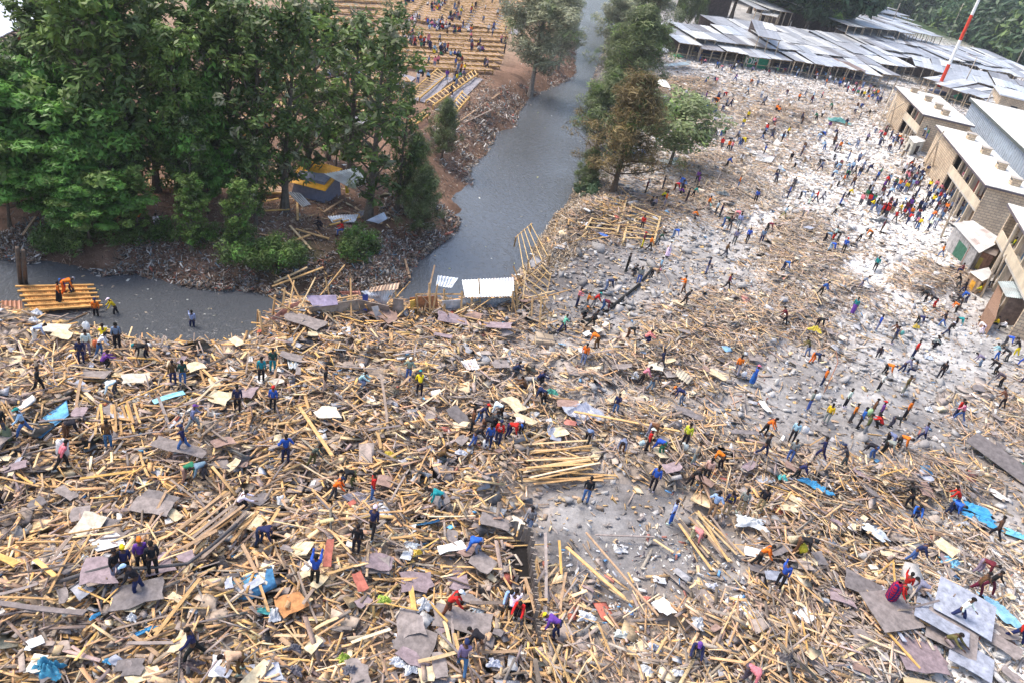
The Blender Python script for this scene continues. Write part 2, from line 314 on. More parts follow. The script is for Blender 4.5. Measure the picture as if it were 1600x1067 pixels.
def finish_labels():
    D = {}
    for p in PEND:
        rel, lm = near_lm(p[3], p[4]); D.setdefault((p[1], p[2], rel, lm), []).append(p)
    for (noun, desc, rel, lm), ps in D.items():
        ps.sort(key=lambda p: p[3])
        for i, (o, _, _, px, py, cat, group) in enumerate(ps):
            if len(ps) == 1: pre = ''
            elif i == 0: pre = 'leftmost '
            elif i == len(ps)-1: pre = 'rightmost '
            else: pre = ORD[min(i, 19)]+' from left '
            t = pre+desc.replace('@', noun)+' '+rel+' '+lm
            if len(t.split()) > 16 and ', ' in desc:
                q = desc.split(', '); t = pre+(q[0]+', '+q[-1]).replace('@', noun)+' '+rel+' '+lm
            if len(t.split()) > 16: t = pre+desc.split(', ')[0].replace('@', noun)+' '+rel+' '+lm
            t = ' '.join(t.split()) if len(t.split()) <= 16 else (t.replace(' up to the right', ' right-up').replace(' down to the right', ' right-down').replace('to the ', ''))
            tag(o, t, cat, group)
# ---------------------------------------------------------------- the debris field
WOODC = np.array([[.52, .33, .15], [.58, .35, .115], [.60, .44, .25], [.36, .24, .15], [.25, .195, .16], [.19, .16, .155], [.46, .28, .13], [.31, .26, .24], [.10, .075, .06], [.62, .49, .33]])
WOODN = ['tan', 'yellow-tan', 'pale', 'brown', 'grey-brown', 'dark grey', 'tan', 'grey', 'blackened', 'cream']
WOODP = np.array([.14, .08, .10, .16, .17, .13, .11, .10, .04, .03]); WOODP /= WOODP.sum()
WOODPR = np.array([.08, .04, .10, .2, .2, .14, .06, .12, .04, .02]); WOODPR /= WOODPR.sum()
def sample_map(Gm, n, power=1., ybias=0.):
    out = []; tot = 0
    while tot < n:
        px = rng.uniform(-90, 1690, n*2); py = rng.uniform(60, 1150, n*2)
        w = pmap(Gm, px, py)**power
        # equal density on the ground, not in the picture
        d = Fv[2]*FPX+Rv[2]*(px-800)+Uv[2]*(533.5-py); t = -CH/np.minimum(d, -20); area = (t/0.06)**3
        wt = w*np.minimum(area**(1-ybias), 60); keep = rng.uniform(0, 8, n*2) < wt
        px = px[keep]; py = py[keep]; t = t[keep]
        X = (Rv[0]*(px-800)+Uv[0]*(533.5-py)+Fv[0]*FPX)*t; Y = (Fv[1]*FPX+Rv[1]*(px-800)+Uv[1]*(533.5-py))*t
        out.append(np.stack([X, Y, px, py], 1)); tot += len(X)
    A = np.concatenate(out); rng.shuffle(A); return A[:n]
def rotm(yaw, pitch, roll):
    cy, sy, cp, sp, cr, sr = np.cos(yaw), np.sin(yaw), np.cos(pitch), np.sin(pitch), np.cos(roll), np.sin(roll)
    R = np.empty((len(yaw), 3, 3))
    R[:, 0, 0] = cy*cp; R[:, 0, 1] = cy*sp*sr-sy*cr; R[:, 0, 2] = cy*sp*cr+sy*sr
    R[:, 1, 0] = sy*cp; R[:, 1, 1] = sy*sp*sr+cy*cr; R[:, 1, 2] = sy*sp*cr-cy*sr
    R[:, 2, 0] = -sp; R[:, 2, 1] = cp*sr; R[:, 2, 2] = cp*cr; return R
def many_boxes(C, S, R, jit=0., base=None):
    base = BOXV if base is None else base; n = len(C)
    B = np.repeat(base[None], n, 0)
    if jit: B = B*(1+rng.uniform(-jit, jit, B.shape))
    V = (B*S[:, None, :])@np.transpose(R, (0, 2, 1))+C[:, None, :]
    F = np.array(BOXF)[None]+(np.arange(n)*8)[:, None, None]
    return V.reshape(-1, 3), F.reshape(-1, 4)
def yaw_field(x, y):
    # right side: sticks run mostly along the lot, left side: jumbled
    a = vnoise(x*.16, y*.16, 31)*5.0+vnoise(x*.5, y*.5, 32)*2.0
    return a
def off_river(A, m=.3):
    d, w = river_d(A[:, 0], A[:, 1]); return A[d > m]
def planks():
    A = off_river(sample_map(PM, 62000, 1.7), .2); n = len(A); x, y, px, py = A.T
    pd = pmap(PM, px, py); right = np.clip((px-820)/300, 0, 1)
    yaw = yaw_field(x, y)+rng.normal(0, .75, n)+np.where(rng.uniform(size=n) < .22, math.pi/2, 0)
    L = rng.gamma(2.6, .36, n)+.2; L *= 1+.55*right; L = np.clip(L, .18, 3.0)*.66; Wd = rng.choice([.06, .09, .12, .15, .2, .27], n, p=[.2, .26, .24, .16, .1, .04])*.68*(1-.28*right*np.clip((900-py)/500, 0, 1))*(1+.0*y)
    T = rng.uniform(.01, .028, n)
    z = HT(x, y)+rng.uniform(.02, 1, n)**1.4*(.12+.42*pd)
    pit = rng.normal(0, .04+.07*pd, n); rl = rng.normal(0, .16, n)
    z += np.abs(np.sin(pit))*L*.3
    ci = np.where(rng.uniform(size=n) < right*.8, rng.choice(10, n, p=WOODPR), rng.choice(10, n, p=WOODP))
    C = WOODC[ci]*np.array([1.03, .97, .91])*rng.uniform(.85, 1.4, (n, 1))*rng.normal(1, .04, (n, 3))
    C = C*.94+.06*np.array([.5, .45, .4]); wm = pmap(WM, px, py)[:, None]*.38; C = C*(1-wm)+np.array([.74, .68, .6])*wm
    V, F = many_boxes(np.stack([x, y, z], 1), np.stack([L, Wd, T], 1), rotm(yaw, pit, rl), .06)
    o = link('broken_timber', mesh_q('broken_timber', V, F, np.repeat(C, 6, 0)), M_wood)
    tag(o, 'dense scatter of broken planks and battens covering the cleared ground', 'timber debris', kind='stuff')
    # splinters and chips
    A = off_river(sample_map(np.clip(PM+2.2*(RM > 2), 0, 9), 42000, .8), .1); n = len(A); x, y, px, py = A.T
    z = HT(x, y)+rng.uniform(.0, .12, n); L = rng.uniform(.08, .45, n)
    C = WOODC[rng.choice(10, n, p=WOODP)]*rng.uniform(.8, 1.4, (n, 1)); C = C*.8+.12*rng.uniform(.3, 1, (n, 1))
    V, F = many_boxes(np.stack([x, y, z], 1), np.stack([L, L*rng.uniform(.08, .6, n), np.full(n, .015)], 1), rotm(rng.uniform(0, 6.3, n), rng.normal(0, .2, n), rng.normal(0, .3, n)), .3)
    tag(link('splinters', mesh_q('splinters', V, F, np.repeat(C, 6, 0)), M_wood), 'small splinters and chips of wood between the planks', 'splinters', kind='stuff')
    # small flat scraps of hardboard, card, plastic
    A = off_river(sample_map(PMW, 19000, 1.0), .1); n = len(A); x, y, px, py = A.T
    pd = pmap(PM, px, py); z = HT(x, y)+rng.uniform(.03, 1, n)*(.1+.4*pd); s = rng.gamma(2.2, .1, n)+.07
    pal = np.array([[.30, .235, .20], [.23, .19, .18], [.38, .29, .22], [.64, .52, .33], [.56, .40, .22], [.7, .7, .7], [.45, .47, .52], [.30, .30, .33], [.1, .35, .6], [.45, .1, .06], [.75, .72, .68]])
    C = pal[rng.choice(11, n, p=[.2, .16, .13, .12, .12, .06, .06, .08, .015, .015, .04])]*rng.uniform(.8, 1.2, (n, 1)); wm = pmap(WM, px, py)[:, None]*.5; C = C*(1-wm)+WHITE*wm
    V, F = many_boxes(np.stack([x, y, z], 1), np.stack([s*1.5, s, np.full(n, .012)], 1), rotm(rng.uniform(0, 6.3, n), rng.normal(0, .18, n), rng.normal(0, .18, n)), .45)
    tag(link('board_scraps', mesh_q('board_scraps', V, F, np.repeat(C, 6, 0)), M_board), 'small torn scraps of hardboard, card and sheeting among the timber', 'scraps', kind='stuff')
planks()
def rubble():
    A = off_river(sample_map(RM, 42000, 1.2), .3); n = len(A); x, y, px, py = A.T; s = rng.gamma(1.2, .07, n)+.03; s = np.where(rng.uniform(size=n) < .03, s*1.5, s)
    s *= 1+.1*np.clip((y-60)/60, 0, 1)
    wm = np.clip(pmap(WM, px, py)+rng.normal(0, .15, n), 0, 1)[:, None]; C = np.array([.24, .225, .225])*(1-wm)+np.array([.80, .78, .76])*wm; C = C*rng.uniform(.7, 1.2, (n, 1))
    V, F = many_boxes(np.stack([x, y, HT(x, y)+s*.2], 1), np.stack([s*1.5, s*rng.uniform(.5, 1.1, n), s*.5], 1), rotm(rng.uniform(0, 6.3, n), rng.normal(0, .5, n), rng.normal(0, .5, n)), .4)
    tag(link('rubble', mesh_q('rubble', V, F, np.repeat(C, 6, 0)), M_stone), 'grey to white chunks of broken masonry strewn over the dusty ground', 'rubble', kind='stuff')
rubble()
def masonry():
    A = off_river(sample_map(RM, 26000, 1.4), .5); x, y, px, py = A.T; q = vnoise(x*.35, y*.35, 91)+.4*vnoise(x*1.2, y*1.2, 92) > rng.uniform(.55, .95, len(x)); q &= ~((np.abs(px-970) < 190) & (np.abs(py-825) < 75)); x, y, px, py = A[q].T; n = len(x); s = rng.gamma(2.2, .06, n)+.07
    wm = np.clip(pmap(WM, px, py)*.9+rng.normal(0, .1, n), 0, 1)[:, None]; C = (np.array([.20, .19, .19])*(1-wm)+np.array([.7, .68, .66])*wm)*rng.uniform(.7, 1.35, (n, 1))
    V, F = many_boxes(np.stack([x, y, HT(x, y)+s*.25], 1), np.stack([s*1.7, s*1.0, s*.45], 1), rotm(rng.uniform(0, 6.3, n), rng.normal(0, .35, n), rng.normal(0, .35, n)), .42)
    tag(link('masonry_rubble', mesh_q('masonry_rubble', V, F, np.repeat(C, 6, 0)), M_stone), 'heaps of broken concrete and building blocks', 'rubble', kind='stuff')
masonry()
def litter(name, label, polys, n, pal, smax=.3, zr=.25, el=1.):
    # crumpled flakes of rubbish inside pixel blobs (cx, cy, rx, ry, weight)
    w = np.array([p[4] for p in polys], float); k = rng.choice(len(polys), n, p=w/w.sum()); B = np.array([p[:4] for p in polys], float)[k]
    a = rng.uniform(0, 6.283, n); r = np.sqrt(rng.uniform(0, 1, n)); px = B[:, 0]+B[:, 2]*r*np.cos(a); py = B[:, 1]+B[:, 3]*r*np.sin(a)
    d = Fv[2]*FPX+Rv[2]*(px-800)+Uv[2]*(533.5-py); t = (-.8-CH)/np.minimum(d, -20)
    x = (Rv[0]*(px-800)+Uv[0]*(533.5-py))*t; y = (Fv[1]*FPX+Rv[1]*(px-800)+Uv[1]*(533.5-py))*t
    z = np.maximum(HT(x, y), ZW+.02); dd, _ = river_d(x, y); m = dd > -.3; x, y, z = x[m], y[m], z[m]; n = len(x)
    if 'bank' in name: q = vnoise(x*.45, y*.45, 71)+.5*vnoise(x*1.6, y*1.6, 72) > rng.uniform(.45, .95, n); x, y, z = x[q], y[q], z[q]; n = len(x)
    z = z+rng.uniform(0, 1, n)**2*zr; s = rng.gamma(2., smax/5, n)+.3*smax; s = s*np.where(y > 60, 1.3, 1.)
    C = np.array(pal)[rng.integers(0, len(pal), n)]*rng.uniform(.7, 1.2, (n, 1))
    V, F = many_boxes(np.stack([x, y, z], 1), np.stack([s*rng.uniform(1, 2.2, n)*el, s*.6, s*.18], 1), rotm(rng.uniform(0, 6.3, n), rng.normal(0, .6, n), rng.normal(0, .6, n)), .5)
    tag(link(name, mesh_q(name, V, F, np.repeat(C, 6, 0)), M_plastic), label, 'rubbish', kind='stuff')
TR = [[.46, .42, .38], [.28, .2, .15], [.16, .11, .08], [.64, .6, .55], [.55, .5, .46], [.36, .12, .08], [.3, .2, .14], [.22, .14, .09], [.34, .24, .17], [.5, .47, .45], [.18, .2, .2], [.26, .18, .12], [.09, .07, .06], [.14, .2, .24], [.28, .20, .15], [.2, .14, .1], [.10, .07, .05], [.40, .33, .27]]
litter('bank_rubbish', 'rubbish and rags matted over the far river bank', [(250, 415, 240, 38, 5), (60, 385, 80, 35, 2.5), (620, 410, 90, 45, 5), (660, 350, 70, 40, 4), (560, 430, 80, 28, 2), (345, 440, 120, 18, 1.5), (740, 230, 70, 50, 1.2), (880, 110, 26, 50, 1.5), (820, 155, 45, 22, 1.2),
                                       (770, 180, 40, 30, 1)], 80000, TR, .115, .35, 1.6)
litter('near_bank_rubbish', 'sticks and rubbish along the near bank of the river', [(880, 370, 55, 50, 4), (925, 320, 40, 40, 2.5), (945, 100, 25, 60, 1.2), (850, 420, 40, 30, 1.4), (215, 548, 70, 12, .8), (60, 450, 60, 12, .5)], 22000, [[.45, .35, .24], [.35, .25, .17], [.25, .2, .16], [.5, .45, .4], [.55, .42, .28]],   .10, .2, 2.2)
litter('plastic_litter', 'scattered bits of white, blue and coloured plastic', [(1250, 850, 260, 110, 3), (1500, 960, 110, 90, 4), (1000, 950, 150, 90, 1.5), (700, 950, 700, 110, 3), (400, 700, 420, 150, 3), (1200, 600, 380, 200, 3), (1250, 300, 250, 180, 4), (540, 300, 50, 30, .3), (620, 925, 60, 14, 1.2)], 3600,
       [[.7, .7, .7], [.62, .64, .68], [.12, .28, .5], [.68, .66, .62], [.72, .7, .66], [.5, .5, .52], [.4, .16, .12], [.12, .1, .12], [.6, .55, .48], [.7, .68, .66]], .16, .35)
litter('soil_litter', 'twigs, scraps and clods scattered on the brown earth of the far bank', [(560, 270, 160, 70, 2), (480, 390, 120, 60, 3), (730, 190, 60, 70, 4), (860, 90, 50, 60, 2), (650, 140, 120, 60, 1.5), (250, 360, 260, 40, 2)], 16000, [[.3, .22, .15], [.2, .13, .09], [.42, .33, .24], [.13, .09, .07], [.5, .46, .42], [.24, .15, .1], [.35, .25, .15]], .09, .08, 2.)
def floating():
    V, F, C = [], [], []
    for i in range(110):
        px = random.uniform(630, 960) if i % 3 else random.uniform(30, 430); py = random.uniform(20, 440) if i % 3 else random.uniform(430, 540); g = P(px, py, ZW+.01); d, _ = river_d(g[:1], g[1:2])
        if d[0] > -.3: continue
        s = random.uniform(.03, .14); v, f = many_boxes(np.array([g]), np.array([[s*random.uniform(1, 3), s, .03]]), rotm(np.array([random.uniform(0, 6)]), np.zeros(1), np.zeros(1)), .4); F.append(f+8*len(V)); V.append(v); C += [random.choice([(.6, .6, .55), (.5, .5, .2), (.3, .25, .2), (.45, .35, .22), (.2, .2, .17)])]*6
    tag(link('floating_litter', mesh_q('floating_litter', np.concatenate(V), np.concatenate(F), C), M_plastic), 'bits of rubbish drifting on the river', 'rubbish', kind='stuff')
floating()
# individual planks, boards and sheets -------------------------------------
PLV = []
for i, t in enumerate((-.5, -.17, .17, .5)):
    for yy, zz in ((-.5, -.5), (.5, -.5), (.5, .5), (-.5, .5)): PLV.append([t, yy, zz])
PLV = np.array(PLV)
PLF = [(3, 2, 1, 0), (12, 13, 14, 15)] + [(i*4+k, i*4+(k+1) % 4, i*4+4+(k+1) % 4, i*4+4+k) for i in range(3) for k in range(4)]
PCOUNT = {}
def add_plank(p, L, w, t, yaw, pit, rl, ci, px, py, name='plank', tone=1., lab=None):
    w *= .8; t *= .75; V = PLV.copy(); b = random.uniform(-.03, .03); V = V*np.array([L, w, t]); V[:, 1] += b*np.cos(V[:, 0]/L*math.pi)*1.5
    V[:4, 0] += np.array([random.uniform(-.06, .08) for _ in range(4)]); V[12:, 0] += np.array([random.uniform(-.08, .06) for _ in range(4)])
    c = WOODC[ci]*tone*random.uniform(.85, 1.2)
    mb = MB(); mb.add(V, PLF, tuple(c)); o = mb.build(name, M_wood)
    R = rotm(np.array([yaw]), np.array([pit]), np.array([rl]))[0]; MM = Matrix.Identity(4)
    for i in range(3):
        for j in range(3): MM[i][j] = R[i, j]
    MM[0][3], MM[1][3], MM[2][3] = p; o.matrix_world = MM
    if lab: tag(o, lab, 'plank', 'loose planks on the debris'); return o
    d = WOODN[ci]+' @'; sl = proj(np.array([p+R[:, 0]*L/2, p-R[:, 0]*L/2])); ang = math.degrees(math.atan2(-(sl[1][0]-sl[1][1]), sl[0][0]-sl[0][1])) % 180
    tilt = 'lying level' if ang < 22 or ang > 158 else ('slanting up to the right' if ang < 68 else ('pointing away' if ang < 112 else 'slanting down to the right'))
    later(o, name, ('long ' if L > 2.4 else 'short ' if L < 1.5 else '')+d+' '+tilt, px, py, 'plank', 'loose planks on the debris')
    return o
def ind_planks():
    A = off_river(sample_map(PM, 2600, 1.3), .5); k = 0
    for x, y, px, py in A:
        if k >= 262: break
        if not (0 < px < 1600 and 480 < py < 1067): continue
        if random.random() > (py-380)/600: continue
        pd = float(pmap(PM, px, py)); L = random.uniform(1.0, 2.6)
        ci = int(rng.choice(10, p=WOODP)); w = random.choice([.08, .1, .13, .17])*(1 if px < 900 else .7)
        z = Hz(x, y)+.18+.40*pd+random.uniform(-.05, .12)
        add_plank(np.array([x, y, z]), L, w, random.uniform(.03, .05), float(yaw_field(x, y))+random.gauss(0, .7), random.gauss(0, .13), random.gauss(0, .2), ci, px, py); k += 1
    # the ones that stand out
    for (x0, y0, z0, x1, y1, z1, w, ci, lab) in [
        (467, 658, .3, 516, 755, 1.3, .22, 0, 'very long tan plank held slanting by the person in dark brown'),
        (590, 625, .9, 604, 698, .3, .16, 4, 'steep brown plank leaning on the tangled plank mound'),
        (636, 930, .4, 642, 978, .4, .26, 1, 'short broad yellow plank lying on grey hardboard beside the white bag'),
        (548, 1023, .3, 606, 1008, .5, .16, 9, 'white painted plank in front of the grey hardboards'),
        (868, 862, .5, 872, 912, .3, .14, 1, 'short yellow plank standing on the heap right of the pit'),
        (845, 858, .7, 848, 955, .3, .16, 7, 'grey upright plank on the right lip of the pit'),
        (880, 872, .5, 970, 950, .4, .2, 0, 'long tan plank slanting down right across the pit heap'),
        (910, 850, .6, 1020, 985, .3, .12, 3, 'very long thin brown plank crossing the dirt patch edge'),
        (925, 845, .2, 1018, 848, .2, .1, 7, 'long grey plank lying alone on bare dirt'),
        (1018, 852, .2, 1047, 873, .2, .14, 2, 'short pale plank lying alone on bare dirt right of centre'),
        (1070, 935, .3, 1078, 930, .5, .1, 2, 'tiny cream block of wood on the dirt'),
        (1356, 985, .5, 1428, 1058, .4, .14, 1, 'long yellow plank slanting down right through the lower plank heap'),
        (10, 985, .6, 140, 998, .5, .25, 5, 'long dark grey beam lying level near the lower left corner'),
        (0, 905, .6, 35, 925, .5, .3, 1, 'wide yellow plank end at the left edge'),
        (890, 668, .7, 1050, 706, .4, .2, 0, 'long orange-tan plank running down right behind the bending workers'),
        (1030, 430, .4, 1050, 460, .2, .1, 4, 'brown plank propped near the drain'),
        (145, 965, .6, 200, 945, .5, .2, 4, 'broad grey-brown beam beside the blue plastic scraps')]:
        a = P(x0, y0, 0); b = P(x1, y1, 0); a = np.array([a[0], a[1], Hz(a[0], a[1])+z0+.2]); b = np.array([b[0], b[1], Hz(b[0], b[1])+z1+.2])
        d = b-a; L = np.linalg.norm(d); add_plank((a+b)/2, L, w, .06, math.atan2(d[1], d[0]), -math.asin(d[2]/L), 0, ci, 0, 0, tone=1.1, lab=lab)
    # the orderly bundles
    def bundle(px, py, n, L, ang, spread, zz, ci, w=.13, pit=0., dp=.25):
        c = G(px, py)
        for i in range(n):
            f = (i/(n-1)-.5)
            yaw = ang+random.gauss(0, .09); off = np.array([-math.sin(ang), math.cos(ang), 0])*f*spread+np.array([random.uniform(-.3, .3), random.uniform(-.3, .3), 0])
            p = c+off; p[2] = Hz(p[0], p[1])+zz+random.uniform(0, dp)+abs(math.sin(pit))*L*.5; q = proj(p)
            add_plank(p, L*random.uniform(.75, 1.1), w, .05, yaw, pit+random.gauss(0, .04), random.gauss(0, .15), ci if isinstance(ci, int) else random.choice(ci), float(q[0][0]), float(q[1][0]))
    bundle(870, 735, 16, 5., .42, 2.6, .3, [0, 3, 4, 6, 2])
    bundle(330, 850, 14, 2.6, 1.0, 2.0, .5, [0, 6, 3, 4], .16, -.35)
    bundle(1105, 848, 14, 3.0, -1.0+0, 2.0, .25, [0, 3, 4, 2], .15, 0)
    bundle(185, 668, 9, 2.2, -1.0, 1.4, .5, [0, 6, 1], .13)
    bundle(875, 745, 0+7, 4., .5, 1.0, .6, [2, 9, 0])
ind_planks()
BOARDC = {'grey': (.24, .205, .195), 'dark grey': (.17, .15, .15), 'brown': (.27, .18, .15), 'purplish': (.26, .20, .215), 'straw': (.60, .49, .32), 'cream': (.68, .60, .48), 'pale blue': (.25, .55, .68), 'white': (.76, .76, .76),
          'red': (.34, .11, .08), 'orange-brown': (.42, .2, .08), 'blue-grey': (.33, .35, .42)}
def add_board(px, py, L, w, yaw, cn, dz=.35, pit=None, rl=None, name='board', lab=None, thick=.025, ragged=True):
    g = G(px, py); n = 10; pts = []
    for sx, sy, ex, ey in ((-1, -1, 1, 0), (1, -1, 0, 1), (1, 1, -1, 0), (-1, 1, 0, -1)):
        for t in (0, .33, .66):
            j = .09 if ragged else 0.
            q = np.array([sx*L/2+ex*L*t, sy*w/2+ey*w*t]); q += np.array([random.uniform(-j, j), random.uniform(-j, j)])*min(L, w); pts.append(q)
    if ragged and random.random() < .5:
        k = random.choice([0, 3, 6, 9]); pts[k] = pts[k]*random.uniform(.45, .8)
    pts = np.array(pts); k = len(pts); bow = random.uniform(-.04, .06)
    z = bow*np.cos(pts[:, 0]/L*math.pi)
    V = np.concatenate([np.c_[pts, z], np.c_[pts, z-thick]]); F = [tuple(range(k)), tuple(range(2*k-1, k-1, -1))]+[(i+k, (i+1) % k+k, (i+1) % k, i) for i in range(k)]
    mb = MB(); c = np.array(BOARDC[cn])*random.uniform(.88, 1.12); mb.add(V, F, tuple(c)); o = mb.build(name, M_board)
    pd = float(pmap(PM, px, py)); o.location = (g[0], g[1], g[2]+dz+.32*pd)
    o.rotation_euler = (rl if rl is not None else random.gauss(0, .09), pit if pit is not None else random.gauss(0, .09), yaw); o.scale = (.78, .78, 1) if not lab or 'slab' not in lab else (1, 1, 1)
    if lab: tag(o, lab, name, 'loose boards on the debris')
    else: later(o, name, ('large ' if L*w > 1.6 else 'small ' if L*w < .5 else '')+cn+' @'+(' panel' if False else ''), px, py, 'board', 'loose boards on the debris')
    return o
for a in [(150, 600, 1.8, 1.1, .1, 'grey', 'large grey textured board at left behind the man in light blue hoodie'), (265, 637, 1.9, .45, .8, 'pale blue', 'pale blue door-like board slanting on the debris'), (343, 637, 1.3, 1.3, .05, 'straw', 'square straw-coloured panel on the debris'),
          (215, 607, 1.7, .8, .6, 'cream', 'cream board split in two right of the bending man in white'), (283, 715, 3.0, .9, .05, 'grey', 'large brown-grey board in front of the man in navy and orange'),
          (238, 808, 2.2, 1.1, .0, 'grey', 'stack of grey boards, lowest board'), (247, 800, 2.0, 1.2, -.1, 'dark grey', 'dark grey board on the board stack'), (140, 838, 1.1, 1.6, .0, 'cream', 'pale ribbed panel left of the dark group'),
          (215, 945, 2.2, 1.4, .5, 'dark grey', 'dark grey board under the crossed poles'), (160, 910, 1.6, 1.5, .3, 'purplish', 'purplish board left of the dark group'), (640, 990, 1.4, 1.5, .4, 'grey', 'grey torn board right of the green sack'),
          (720, 985, 3.0, 1.2, .0, 'grey', 'long wide grey deck board in front of person in red'), (725, 950, 1.6, .5, .0, 'grey', 'narrow grey deck board behind the wide one'), (645, 1020, 1.8, 1.5, -.1, 'grey', 'grey board with drawn circle'),
          (650, 925, 1.7, 1.4, .3, 'purplish', 'purplish board behind the white bag'), (590, 895, 1.3, 1.2, .1, 'purplish', 'purplish square board near lower centre'), (752, 895, 1.4, 1.2, -.5, 'grey', 'grey board beside the pit'), (770, 830, 1.8, .9, .1, 'grey', 'grey board behind the bending man in blue'),
          (895, 652, 1.6, 1.2, .6, 'blue-grey', 'crumpled grey sheet pile, front sheet'), (925, 655, 1.5, 1.4, -.4, 'blue-grey', 'crumpled grey sheet at the right of the pile'), (885, 640, 1.6, 1., .2, 'brown', 'brown stained sheet at the back of the crumpled pile'),
          (715, 665, 1.8, 1.1, -.7, 'dark grey', 'dark grey board behind the huddled group'), (800, 645, 1.6, 1.3, -.6, 'straw', 'pale straw board right of the huddled group'), (815, 670, 1.7, 1., -.5, 'straw', 'pale straw board behind the white bending man'),
          (509, 660, 1.5, 1.4, .5, 'cream', 'pale torn panel on the tangled mound'), (455, 572, 1.6, 1., .1, 'grey', 'grey diamond-shaped board left of centre'), (1118, 595, 1.6, .9, -.6, 'straw', 'pale board right of the red-shirted man'), (1020, 585, 1.3, 1., 0, 'cream', 'cream board in the fan of planks'),
          (968, 585, 1.6, .8, .1, 'grey', 'grey board below the fan of planks'), (1073, 655, 2.0, .8, -.1, 'dark grey', 'dark board carrying a white bag'), (1160, 685, 2.4, .4, .3, 'dark grey', 'narrow dark board near the man in orange and black'),
          (1385, 965, 2.4, 2.0, .4, 'grey', 'big grey board left of the slabs'), (1345, 930, 2.4, 1.4, -.3, 'dark grey', 'dark board left of the tartan blanket'), (1430, 1035, 2.6, 2.2, .2, 'purplish', 'purplish board at the bottom right'), (1465, 975, 2.4, 2.4, -.5, 'blue-grey', 'grey slab under the man in white'),
          (1500, 960, 2.6, 2.2, -.45, 'blue-grey', 'grey slab right of the man in white'), (1480, 1000, 2.2, 1.8, -.4, 'grey', 'grey slab in front of the crouching man in olive'), (1550, 1010, 2.6, 1.2, -.7, 'grey', 'long grey board near the lower right corner'), (1510, 1040, 1.8, 1.6, -.5, 'blue-grey', 'blue-grey slab at the bottom right'),
          (1575, 735, 5.5, 1.5, -.85, 'dark grey', 'long dark slab lying at the right edge'), (1460, 350+0, 1.0, .6, 0, 'white', 'white board in the bright field'), (1260, 365, 1.8, 1.0, .9, 'blue-grey', 'grey board standing in the dark pole heap'),
          (600, 505, 2.2, 1.6, -.4, 'brown', 'brown board by the collapsed shack'), (475, 515, 3.2, 1.6, -.2, 'grey', 'large grey floor panel left of the collapsed shack'), (705, 510, 2.4, 1.4, .2, 'purplish', 'brown-purple panel below the white sheet'), (775, 520, 2.4, .9, .1, 'purplish', 'pinkish panel right of it'),
          (85, 525, 1.9, 1.2, .4, 'cream', 'cream board at the left river edge'), (100, 535, 1.2, .9, .1, 'straw', 'straw board at the left river edge'), (455, 960, 1.3, 1.2, .7, 'orange-brown', 'orange-brown board near the white rag'), (512, 880, .4, 1.8, .2, 'red', 'narrow red board right of the man in blue'),
          (560, 925, .5, 1.2, .6, 'red', 'red board beside the bottle litter')]:
    add_board(*a[:6], lab=a[6], ragged='slab' not in a[6] and 'door' not in a[6])
A = off_river(sample_map(PM, 1500, 1.2), .6); k = 0
for x, y, px, py in A:
    if k >= 175: break
    if not (0 < px < 1600 and 470 < py < 1066) or random.random() > (py-330)/650: continue
    cn = random.choice(['grey', 'grey', 'grey', 'dark grey', 'brown', 'purplish', 'straw', 'straw', 'cream', 'blue-grey', 'white'])
    L = random.uniform(.5, 1.5); add_board(px, py, L, L*random.uniform(.35, .9), random.uniform(0, 3.1), cn, random.uniform(.1, .32)); k += 1
# ---------------------------------------------------------------- trees
LEAFC = {'dark': (.095, .15, .038), 'mid': (.145, .225, .048), 'bright': (.13, .28, .05), 'grey': (.30, .31, .20), 'rust': (.22, .165, .07), 'cas': (.15, .19, .08), 'far': (.06, .11, .05), 'lime': (.24, .29, .13)}
def crown_mesh(name, cl, nper, rad, leaf, cols, seed, asp=(1.6, .55), droop=0., flat=1.):
    r = np.random.default_rng(seed); cl = np.asarray(cl, float); C0 = np.repeat(cl[:, :3], nper, 0); rr = np.repeat(cl[:, 3], nper)[:, None]; n = len(C0)
    u = r.normal(size=(n, 3)); u /= np.linalg.norm(u, axis=1)[:, None]; rad_ = r.uniform(.25, 1., (n, 1))**.55
    off = u*rad_*rr*rad; off[:, 2] *= flat; p = C0+off
    nrm = u*.9+r.normal(0, .5, (n, 3))+np.array([0, 0, .6]); nrm /= np.linalg.norm(nrm, axis=1)[:, None]
    a = np.cross(nrm, r.normal(size=(n, 3))); a[:, 2] -= droop; a -= (a*nrm).sum(1)[:, None]*nrm; a /= np.linalg.norm(a, axis=1)[:, None]+1e-9; b = np.cross(nrm, a)
    s = leaf*r.uniform(.6, 1.35, (n, 1)); a = a*s*asp[0]; b = b*s*asp[1]
    V = np.stack([p-a, p+b+nrm*s*.12, p+a, p-b+nrm*s*.12], 1).reshape(-1, 3); F = np.arange(4*n).reshape(n, 4)
    ct = r.uniform(.7, 1.3, len(cl)); k = r.integers(0, len(cols), len(cl)); k = np.where(r.uniform(size=len(cl)) < .65, 0, k)
    C = np.array([LEAFC[c] for c in cols])[k]*ct[:, None]; C = np.repeat(C, nper, 0)*r.uniform(.7, 1.35, (n, 1))
    return mesh_q(name, V, F, C)
